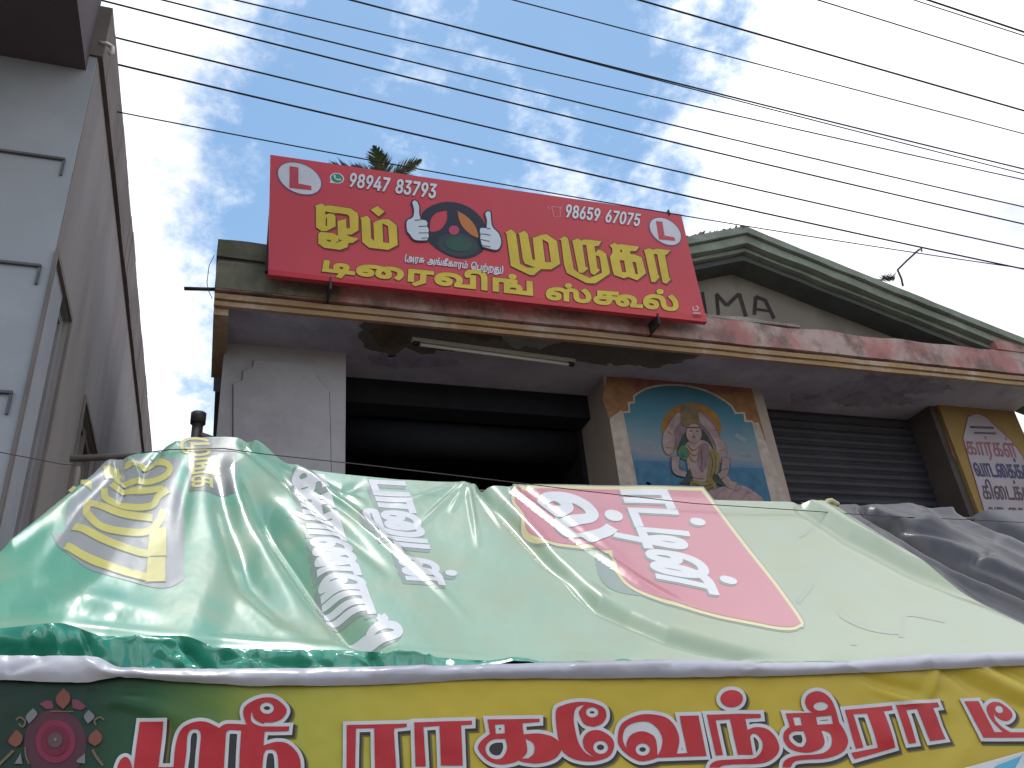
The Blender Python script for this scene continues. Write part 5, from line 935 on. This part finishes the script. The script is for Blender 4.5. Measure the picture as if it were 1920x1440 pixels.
# ---- print on the tarpaulin
t_grey = vinyl('print_grey', [(0, (.30, .32, .32)), (1, (.34, .35, .34))], bump=.03); t_dkgrey = vinyl('print_dark_grey', [(0, (.17, .19, .19)), (1, (.2, .21, .21))], bump=.03)
t_yel = vinyl('print_yellow', [(0, (.58, .54, .16)), (1, (.62, .56, .2))], bump=.03, patches=(.62, .46, .18)); t_wh = vinyl('print_white', [(0, (.68, .69, .70)), (1, (.70, .70, .71))], bump=.03); t_pink = vinyl('print_rose', [(0, (.55, .215, .25)), (1, (.55, .25, .255))], bump=.03); t_cream = vinyl('print_cream', [(0, (.66, .60, .32)), (1, (.68, .6, .36))], bump=.03)
t_faint = vinyl('print_faint', [(0, (.335, .39, .29)), (1, (.335, .39, .29))], bump=.03); t_shade = vinyl('print_shadow', [(0, (.26, .32, .28)), (1, (.30, .33, .29))], bump=.03)
ZT = (0, 800, 480/1503)
GR = 5
big_y = [ST('385,690 500,765 700,850 880,898', 46, ZT), ST('432,568 600,665 800,738 880,750', 46, ZT), C('882,600 975,595 975,762 862,768', ZT, False), C('868,775 970,772 970,917 855,922', ZT, False),
  ST('895,535 720,512 590,462 530,425 508,490 580,585 720,620 855,618 925,570 962,490', 44, ZT), ST('612,335 628,420 740,468 885,465 930,410 985,372', 40, ZT), ST('655,310 705,365 820,378 960,365', 36, ZT), ST('610,262 705,240', 50, ZT), ST('700,250 695,300 760,325 880,325 975,290 995,235 930,215 850,232 735,220', 34, ZT), ST('475,340 540,345', 30, ZT), ST('410,400 440,372', 26, ZT)]
g_grey = C('300,615c 380,590 400,470 480,370 560,270 640,190 760,178 1000,188 1062,205 1020,330 1075,420 1082,900c 1000,948 900,950 760,915 560,850 400,745', ZT)
print_on('lettering', T, [([g_grey], [], 0, t_grey, 1), (big_y, [], 1.4, t_shade, 2), (big_y, [], 0, t_yel, 3)], stall, GR, True)
sm = text('zhu nga pl ka', q4((1120, 60), (1130, 355), (1255, 355), (1225, 60), tr=ZT))
print_on('lettering', T, [([C('1095,68 1390,64 1385,378 1110,372', ZT, False)], [], 0, t_dkgrey, 1), (sm[0], sm[1], .9, t_yel, 2), ([C('1250,258 1300,256 1300,270 1250,272', ZT, False)], [], 0, t_yel, 2)], stall, GR, True)
ZV = (440, 840, 520/1783)
v1 = text('pa aa nu ta na pl', q4((865, 205), (1120, 870), (1350, 885), (1085, 215), tr=ZV)); v2 = text('ka su ra aa nna lla aa', q4((375, 150), (620, 1040), (905, 1065), (560, 160), tr=ZV))
v3 = ([ST('760,1165 850,1180 900,1205 1000,1210 1055,1190 1030,1150 960,1140 880,1160 860,1190', 30, ZV), ST('925,1090 975,1110', 14, ZV), ST('935,1115 965,1085', 14, ZV)], [])
for v, sh in ((v1, 5.5), (v2, 5.5), (v3, 5)):
    shd = [[(x-4.5, y+4) for x, y in c] for c in v[0]]
    print_on('lettering', T, [(shd, [], sh, t_shade, 1), (v[0], v[1], 3.0, t_wh, 2)], stall, 3, True, 'stuff' if v is v3 else None)
ZU = (900, 880, 1/3)
rose = C('205,108c 195,180 245,255 262,330 360,402 500,425 742,450c 768,560c 850,652 1040,735 1300,812 1560,866 1720,888 1790,872 1775,820 1500,455 1245,120c', ZU)
v4 = text('aa ta pl di na pl', q4((790, 110), (1010, 640), (1345, 715), (1040, 110), tr=ZU)); v5 = text('la pl', q4((300, 130), (500, 410), (785, 400), (545, 130), tr=ZU))
sh4 = [[(x-3, y+3) for x, y in c] for c in v4[0]+v5[0]]
gsh = C('640,470c 740,520 800,640 1000,720c 780,690 680,620', ZU)
print_on('lettering', T, [([gsh], [], 0, t_shade, 1), ([rose], [], 8.5, t_shade, 1), ([rose], [], 6.0, t_cream, 2), ([rose], [], 0, t_pink, 3), (sh4, v4[1]+v5[1], 3, t_shade, 4), (v4[0], v4[1], 3.2, t_wh, 5)], stall, 2.6, True)
print_on('lettering', T, [(v5[0], v5[1], 5, t_wh, 5)], stall, 2.6, True)
ZX = (1440, 900, .25)
print_on('faint_marks', T, [([ST('230,430 290,390 350,330', 24, ZX), ST('220,920 330,780', 44, ZX), ST('540,960 560,1020 700,1090 860,1130 1010,1140', 40, ZX), ST('1000,1180 1010,1060 1060,1000 1330,1050', 40, ZX), ST('620,1238 665,1240', 12, ZX, False)], [], 0, t_faint, 1)], stall, GR, True, 'stuff')

# ---- the grey sheet at the right
grey = thing('grey_tarpaulin', 'grey creased tarpaulin tucked beside the green one at the right', 'tarpaulin')
gr_rear = [(1500, 941, 0), (1562, 942, .1), (1640, 945, .2), (1700, 941, .3), (1740, 950, .38), (1790, 953, .45), (1920, 956, .6), (2300, 975, 1)]
gr_front = [(1980, 1300, 0), (2100, 1300, .1), (2300, 1300, .3), (2500, 1300, .6), (2900, 1300, 1)]
GC = [('1605,952 1700,1022 1830,1092 2000,1165', .014, 9, 'roof', ''), ('1660,950 1760,985 1850,1020 1990,1080', .012, 12, 'roof', 'a'), ('1690,990 1790,1040 1900,1085 2050,1150', -.02, 7, 'gauss', 'a'), ('1720,945 1830,965 1930,1000', .010, 10, 'roof', 'ab'), ('1600,948 1650,975 1740,1030 1830,1075 1960,1130 2100,1180', -.11, 8, 'gauss', 'a'), ('1640,962 1720,1000 1840,1050 1980,1105', .022, 10, 'gauss', ''), ('1625,985 1690,1040 1760,1100', .014, 9, 'gauss', 'ab'), ('1600,960 1660,1030 1720,1080', -.012, 8, 'gauss', 'ab'),
      ('1640,972 1720,995 1805,1024', -.035, 6, 'gauss', 'ab'), ('1650,966 1740,985 1800,1010', .012, 7, 'sharp', 'ab'), ('1700,945 1780,1000 1900,1060', .012, 12, 'gauss', 'ab'), ('1800,952 1870,985 1960,1020', -.08, 9, 'gauss', ''), ('1790,950 1850,990 1960,1050', .014, 10, 'gauss', ''), ('1830,1048 1850,1042', -.014, 7, 'gauss', ''), ('1740,948 1800,1000', -.008, 8, 'gauss', 'b'), ('1760,1062 1850,1120 1990,1180', -.018, 9, 'gauss', 'a'), ('1860,1010 1940,1040', .010, 8, 'gauss', 'ab')]
GT = Cloth(gr_rear, gr_front, YR+.02, YT+.05, .02, GC, ((.008, .014, 3.3), (.003, .05, 6.6)), drop=.006)
grid_mesh('sheet', GT, 260, 150, vinyl('tarp_grey', [(0, (.055, .053, .060)), (.5, (.075, .072, .080)), (1, (.065, .063, .070))], rough=.42, spec=.45, nmix=.3, bump=.06, coat=.12), grey)
kn = [tuple(at_Y(1535+i*6, 943+4*math.sin(i*1.3), YR-.01)) for i in range(7)]
tube('gathered_corner', kn, .013, vinyl('tarp_yellow_green', [(0, (.42, .42, .19)), (1, (.4, .42, .2))], bump=.1), stall, 10)

# ---- poles and ropes of the stall
fr = thing('tarpaulin_poles', 'pole stand that carries the tarpaulin, one dark pole end jutting out at the left', 'poles')
pole_m = mat('dark_pole', (.07, .06, .055), rough=.6, var=.25, bump=.15)
a = at_Y(131, 860, YR+.03); b = at_Y(300, 853, YR+.03)
tube('rear_pole', [tuple(a), tuple(b), (float(b[0])+.28, YR+.05, float(b[2])-.10), (float(at_Y(600, 905, YR+.05)[0]), YR+.05, float(at_Y(600, 905, YR+.05)[2])), tuple(at_Y(1560, 965, YR+.05)), tuple(at_Y(2250, 990, YR+.05))], .011, pole_m, fr, 10)
p = at_Y(146, 880, YR+.03); tube('post', [(p[0], YR+.04, 0), (p[0], YR+.04, float(a[2])-.012)], .017, pole_m, fr, 10)
for px in (700, 1900):
    p = at_Y(px, 960, YR+.05); q = at_Y(px, 925 if px < 1000 else 985, YR+.05); tube('post', [(p[0], YR+.05, 0), (p[0], YR+.05, q[2])], .02, pole_m, fr, 10)
p0, p1 = at_Y(-260, 1300, YB+.05), at_Y(2150, 1300, YB+.05)
tube('front_pole', [tuple(p0), tuple(p1)], .016, pole_m, fr, 10)
for p in (p0, p1): tube('post', [(p[0]+.03, YB+.05, 0), (p[0]+.03, YB+.05, p[2]-.017)], .02, pole_m, fr, 10)
rope_m = mat('rope_dark', (.05, .05, .055), rough=.8, var=.2, bump=0)
t = thing('stall_rope', 'thin dark rope stretched across the back of the tarpaulin', 'rope')
pts = [(-120, 828), (0, 848), (120, 871), (150, 872)]
tube('rope', [tuple(at_Y(*q, YR-.02)) for q in pts], .0016, rope_m, t, 5)
pts = [(262, 850), (320, 843), (420, 841), (500, 852), (660, 869), (900, 897), (1100, 921), (1300, 944), (1440, 953), (1560, 961), (1660, 968), (1830, 975), (2000, 984)]
tube('rope', [tuple(at_Y(*q, YR-.075)) for q in pts], .0018, rope_m, t, 5)

# ------------------------------------------------------------------ BANNER
ban = thing('shop_banner', 'yellow and green banner with large red white-edged lettering hung along the stall front', 'banner')
BC = [('1590,1262 1660,1285 1745,1305 1790,1300', -.010, 14, 'gauss', 'ab'), ('1745,1300 1752,1262 1755,1240', .012, 9, 'gauss', ''), ('1600,1275 1690,1310 1740,1320', .008, 9, 'gauss', 'ab'), ('1770,1250 1830,1290 1920,1330', -.010, 12, 'gauss', ''), ('1810,1244 1880,1280 1960,1320', .010, 12, 'gauss', ''), ('1850,1242 1930,1275', -.009, 9, 'gauss', ''),
      ('1400,1258 1380,1330 1385,1440', .006, 22, 'gauss', ''), ('160,1290 260,1320 420,1370', .010, 20, 'gauss', 'ab'), ('150,1300 300,1300', -.006, 14, 'gauss', 'ab'), ('620,1280 800,1275 1000,1282', .004, 18, 'gauss', 'ab'), ('1480,1300 1560,1380 1600,1440', -.006, 24, 'gauss', 'ab'), ('1640,1330 1680,1440', .006, 22, 'gauss', 'ab'), ('1780,1330 1770,1440', -.007, 22, 'gauss', 'ab')]
b_top = [(-90, 1252, 0), (0, 1252, .04), (500, 1262, .27), (900, 1262, .45), (1400, 1252, .68), (1920, 1244, .92), (2090, 1242, 1)]
b_bot = [(-90, 1560, 0), (0, 1560, .04), (500, 1560, .27), (900, 1560, .45), (1400, 1560, .68), (1920, 1560, .92), (2090, 1560, 1)]
B = Cloth(b_top, b_bot, YB, YB-.02, 0.0, BC, ((.008, .006, 5.5), (.002, .03, 2.2)), lift=.0014)
B.n = np.array([0, -1.0, .02])
ban_m = vinyl('banner_print', [(0, (.006, .022, .012)), (.11, (.007, .032, .015)), (.17, (.018, .085, .028)), (.235, (.11, .19, .035)), (.29, (.38, .37, .045)), (.42, (.50, .38, .03)), (.7, (.49, .36, .027)), (1, (.51, .39, .045))], rough=.5, spec=.35, nmix=.05, nscale=2.5, bump=.03, coat=.06)
grid_mesh('sheet', B, 330, 60, ban_m, ban)
h_top = [(-90, 1228, 0), (0, 1228, .04), (180, 1232, .12), (225, 1250, .145), (500, 1253, .27), (900, 1246, .45), (1300, 1236, .63), (1410, 1242, .685), (1560, 1241, .75), (1740, 1228, .835), (1920, 1222, .92), (2090, 1220, 1)]
h_bot = [(-90, 1276, 0), (0, 1276, .04), (160, 1280, .11), (225, 1272, .145), (330, 1278, .195), (500, 1286, .27), (700, 1284, .36), (900, 1274, .45), (1300, 1270, .63), (1560, 1264, .75), (1740, 1256, .835), (1920, 1248, .92), (2090, 1247, 1)]
HC = [('160,1240 190,1262 225,1270', .008, 8, 'sharp', ''), ('228,1266 360,1272 500,1270', .006, 6, 'gauss', 'ab'), ('80,1236 20,1256', -.005, 8, 'gauss', ''), ('1400,1240 1420,1252 1400,1262', .006, 6, 'sharp', ''), ('700,1262 800,1250', .004, 8, 'gauss', ''), ('1080,1248 1250,1244', .004, 6, 'gauss', ''), ('1740,1236 1752,1258', .007, 7, 'sharp', ''), ('1580,1246 1620,1260', .004, 5, 'sharp', ''), ('1850,1228 1870,1250', .005, 6, 'sharp', '')]
HM = Cloth(h_top, h_bot, YB-.004, YB-.012, 0, HC, ((.004, .02, 3.1), (.0015, .07, 1.2)))
HM.n = np.array([0, -.95, .3])
_b = HM.base
def hem_base(st): 
    P = _b(st); P[:, 1] -= .012*np.sin(np.pi*np.clip(st[:, 1], 0, 1)); return P
HM.base = hem_base
grid_mesh('white_hem', HM, 330, 14, vinyl('hem_white', [(0, (.50, .50, .54)), (.5, (.36, .36, .42)), (1, (.44, .44, .49))], rough=.35, spec=.5, nmix=.8, nscale=2, bump=.05), ban)
def vin(n, c): return vinyl(n, [(0, c), (1, c)], rough=.5, spec=.35, bump=.02, coat=.06)
b_red = vinyl('banner_red', [(0, (.42, .012, .02)), (.3, (.50, .025, .035)), (.6, (.50, .02, .035)), (1, (.47, .03, .045))], rough=.5, spec=.35, bump=.02, patches=(.54, .035, .035), coat=.06); b_wh = vin('banner_white', (.56, .57, .58)); b_sh = vin('banner_shadow', (.028, .025, .025)); b_sh2 = vin('banner_soft_shadow', (.16, .125, .02)); b_blue = vin('banner_slate', (.10, .12, .17))
K1 = (210, 1280, 410/1920); K2 = (620, 1310, 410/1920); K3 = (1010, 1280, 410/1920); K4 = (1290, 1270, 330/1920); K5 = (1560, 1280, 360/1920)
sri = C('245,345c 450,345c 440,480 408,742c 540,742c 560,540 610,410 720,350 830,350 940,402c 1010,365 1180,370c 1152,270 1180,200 1300,140 1430,140 1530,230 1500,310 1420,348 1340,352 1325,385c 1555,385c 1550,428c 1340,430c 1330,552c 1450,520 1560,550 1650,680 1640,920c 60,920c 40,800 70,690 120,655 160,690 188,790c 215,560', K1)
sri_h = [C('650,640 665,460 718,410 778,450 765,640 745,920c 610,920c', K1), C('1000,450c 1030,420 1135,422c 1120,640 1112,920c 972,920c', K1), C('1330,640 1390,588 1452,640 1460,920c 1310,920c', K1), EL(1360, 225, 62, 50, K1), C('1225,245c 1250,320 1330,362 1420,368c 1320,385 1225,340', K1)]
raa = C('135,240 660,225 660,255 555,265 548,300 568,640 568,820 120,835 120,760 385,752 375,265 215,270 205,730 132,730', K2, False); raa2 = C('725,215 1230,200 1230,235 1135,240 1152,592 962,592 945,245 805,255 828,600 738,602', K2, False)
kaa = C('1365,190c 1825,182c 1825,210c 1672,222c 1685,318c 1830,312 1960,350 2018,440 1960,530 1820,572 1690,562 1640,545c 1600,565 1480,582 1370,545 1288,450 1310,380 1390,315c', K2)
kaa_h = [C('1430,235 1515,230 1520,310 1440,315', K2, False), C('1350,440 1380,385 1440,360 1525,358c 1540,440 1500,520 1430,535 1370,500', K2), C('1700,355c 1770,400 1775,480 1725,528c 1670,530c 1715,470', K2)]
ee = C('140,270 200,205 340,172 470,180 570,225 592,300 555,360 485,388c 400,370 358,300 352,250 400,195c 325,225 302,310 318,440 350,540 405,620 480,660c 400,590 382,510 412,450 470,420 550,425 640,490 655,570 610,650 500,690 380,692 250,650 175,550', K3)
ee_h = [EL(467, 262, 56, 44, K3), EL(538, 570, 66, 58, K3)]
vaa = C('690,500 720,370 830,300 950,278 1105,305 1190,390 1225,500 1200,628c 1292,622c 1230,295c 1395,290c 1462,648c 1030,662c 980,680 880,692 780,640 710,570', K3)
vaa_h = [C('772,595c 735,500 760,400 850,350 960,348 1040,410 1078,500 1062,590 1030,645c 1030,560 1010,480 950,440 880,430 800,465 765,540', K3), EL(905, 590, 62, 54, K3)]
nth = C('195,410c 780,402c 785,445c 605,457c 630,580c 720,548 840,565 935,655 975,770 940,860 840,930 700,950 400,962 330,990c 215,990c 240,945 310,912 450,903 620,898 720,880 780,820 798,740 780,680 730,625 680,625 655,660c 690,850c 515,855c 440,462c 290,470c 365,852c 288,858c', K4)
ndot = EL(462, 238, 116, 96, K4)
thi = C('1045,400c 1345,388c 1285,340 1262,260 1295,190 1385,158 1480,190 1560,290 1628,500c 1690,590 1728,700 1690,800 1590,860 1450,895 1250,905 1140,925 1095,990c 1010,990c 1025,925 1090,880 1200,858 1340,850 1450,830 1530,770 1556,690 1530,610 1440,580c 1470,700 1440,770 1370,810 1280,830 1160,815 1070,770 1020,680 1030,600 1085,545c', K4)
thi_h = [EL(1430, 322, 78, 46, K4), C('1385,435 1545,420 1565,512 1400,520', K4, False), C('1120,445 1205,440 1220,530 1140,535', K4, False), C('1080,640 1130,600 1240,595c 1265,690 1230,760 1160,760 1090,700', K4)]
rr = C('105,280 580,235 590,278 495,292 612,655 210,770 178,705 440,655 335,312 190,322 300,652 222,665', K5, False); rr2 = C('620,230 1045,200 1060,245 995,255 1130,565 965,590 830,268 725,280 830,605 755,615', K5, False)
tii = C('1310,190c 1450,187c 1600,500c 1690,498c 1590,400 1540,310 1535,240 1600,195 1690,200 1770,270 1785,340 1740,385 1680,380 1620,340 1598,300c 1612,380 1680,450 1760,502c 1920,502c 2150,505c 2150,555c 1490,555c', K5); tii_h = [EL(1660, 268, 43, 40, K5)]
GB = 14
def banner_word(sol, hol):
    shd = [[(x+7, y+6) for x, y in c] for c in sol]
    print_on('lettering', B, [(shd, [], 8.5, b_sh2, 1), ([[(x+4, y+4) for x, y in c] for c in sol], [], 7.5, b_sh, 2), (sol, hol, 7.0, b_wh, 3), (sol, hol, 0, b_red, 4)], ban, GB, True)
banner_word([sri], sri_h); banner_word([raa, raa2, kaa], kaa_h); banner_word([ee, vaa], ee_h+vaa_h); banner_word([nth, ndot, thi], thi_h); banner_word([rr, rr2], []); banner_word([tii], tii_h)
# round emblem
KE = (0, 1270, .125)
e1 = vin('emblem_maroon', (.075, .018, .03)); e2 = vin('emblem_crimson', (.20, .012, .045)); e3 = vin('emblem_deep', (.13, .006, .025)); e4 = vin('emblem_brown', (.10, .05, .05)); e5 = vin('emblem_orange', (.19, .055, .03)); e6 = vin('emblem_silver', (.17, .165, .175)); e7 = vin('emblem_rose', (.17, .035, .06)); e8 = vin('emblem_gold', (.14, .10, .06))
EW = [C(s, KE) for s in ('500,470c 390,590 440,700c 560,560', '1330,490c 1260,590 1320,700c 1420,590', '310,1140c 220,1295c 340,1300c', '1280,1150c 1150,1270 1280,1300c')]
print_on('emblem', B, [([EL(830, 1000, 470, 520, KE, 40)], [], 0, e1, 1), ([C('590,400c 690,350 780,360c 800,460 690,480c', KE), C('1080,330c 1180,350 1290,440c 1220,490 1090,460c', KE)], [], 0, e7, 2), ([EL(835, 965, 300, 325, KE, 40)], [], 0, e2, 2), ([EL(832, 955, 215, 225, KE, 36)], [], 0, e3, 3), ([EL(832, 950, 112, 112, KE, 30)], [], 0, e4, 4), ([EL(836, 940, 22, 26, KE, 12)], [], 0, e6, 5),
    (EW, [], 0, e6, 3), ([C('960,170c 1050,270 1040,380 950,480c 860,400 850,290', KE), C('250,790c 340,880 320,990 240,1050c 140,990 140,920', KE), C('1450,790c 1530,880 1510,980 1430,1040c 1340,980 1350,880', KE)], [], 0, e5, 4),
    ([ST('240,640 300,600 380,660 350,740 300,720 290,690', 26, KE), ST('1560,640 1500,600 1420,650 1440,720', 26, KE), ST('200,1100 100,1200 -20,1320', 40, KE), ST('1390,1090 1450,1200 1550,1330', 40, KE), ST('380,1050 390,1180 440,1300', 26, KE), ST('760,516 1100,516', 14, KE, False)], [], 0, e8, 3)], ban, GB, True)
# second printed sheet peeking in at the lower right corner
KP = (1560, 1280, .1875)
sp = thing('printed_sheet', 'white sheet with a sky-blue pattern overlapping the lower right corner of the banner', 'poster')
w1 = vin('sheet_white', (.66, .67, .70)); w2 = vin('sheet_blue', (.10, .42, .62))
class Off(PlaneY):
    pass
OP = PlaneY(YB-.06, .0012)
c0 = C('1330,853 1920,690 2200,620 2200,1300 1200,1300', KP, False)
pp = fill([c0])[0]; P0 = OP.at(pp, 0); bm = bmesh.new()
q = [tuple(x) for x in OP.at(np.array(c0), 0)]
A = [bm.verts.new(x) for x in q]; Bk = [bm.verts.new((x[0], x[1]+.006, x[2])) for x in q]; bm.faces.new(A); bm.faces.new(Bk[::-1])
for i in range(len(A)): bm.faces.new((A[i], Bk[i], Bk[(i+1) % len(A)], A[(i+1) % len(A)]))
bmesh.ops.recalc_face_normals(bm, faces=bm.faces); obj('sheet', bm, w1, sp)
st_ = [C(f'{1660+i*26+260},{752-i*7-60} {1680+i*26+260},{746-i*7-60} {1560+i*26+260},{900-i*7} {1535+i*26+260},{905-i*7}', KP, False) for i in range(9)]
print_on('pattern', OP, [([C('1640,830 1920,722 2200,650 2200,1100 1480,1000', KP, False)], [], 0, w2, 1), (st_, [], 0, w1, 2), ([ST('1640,800 1920,700', 9, KP, False)], [], 0, w1, 2)], sp)
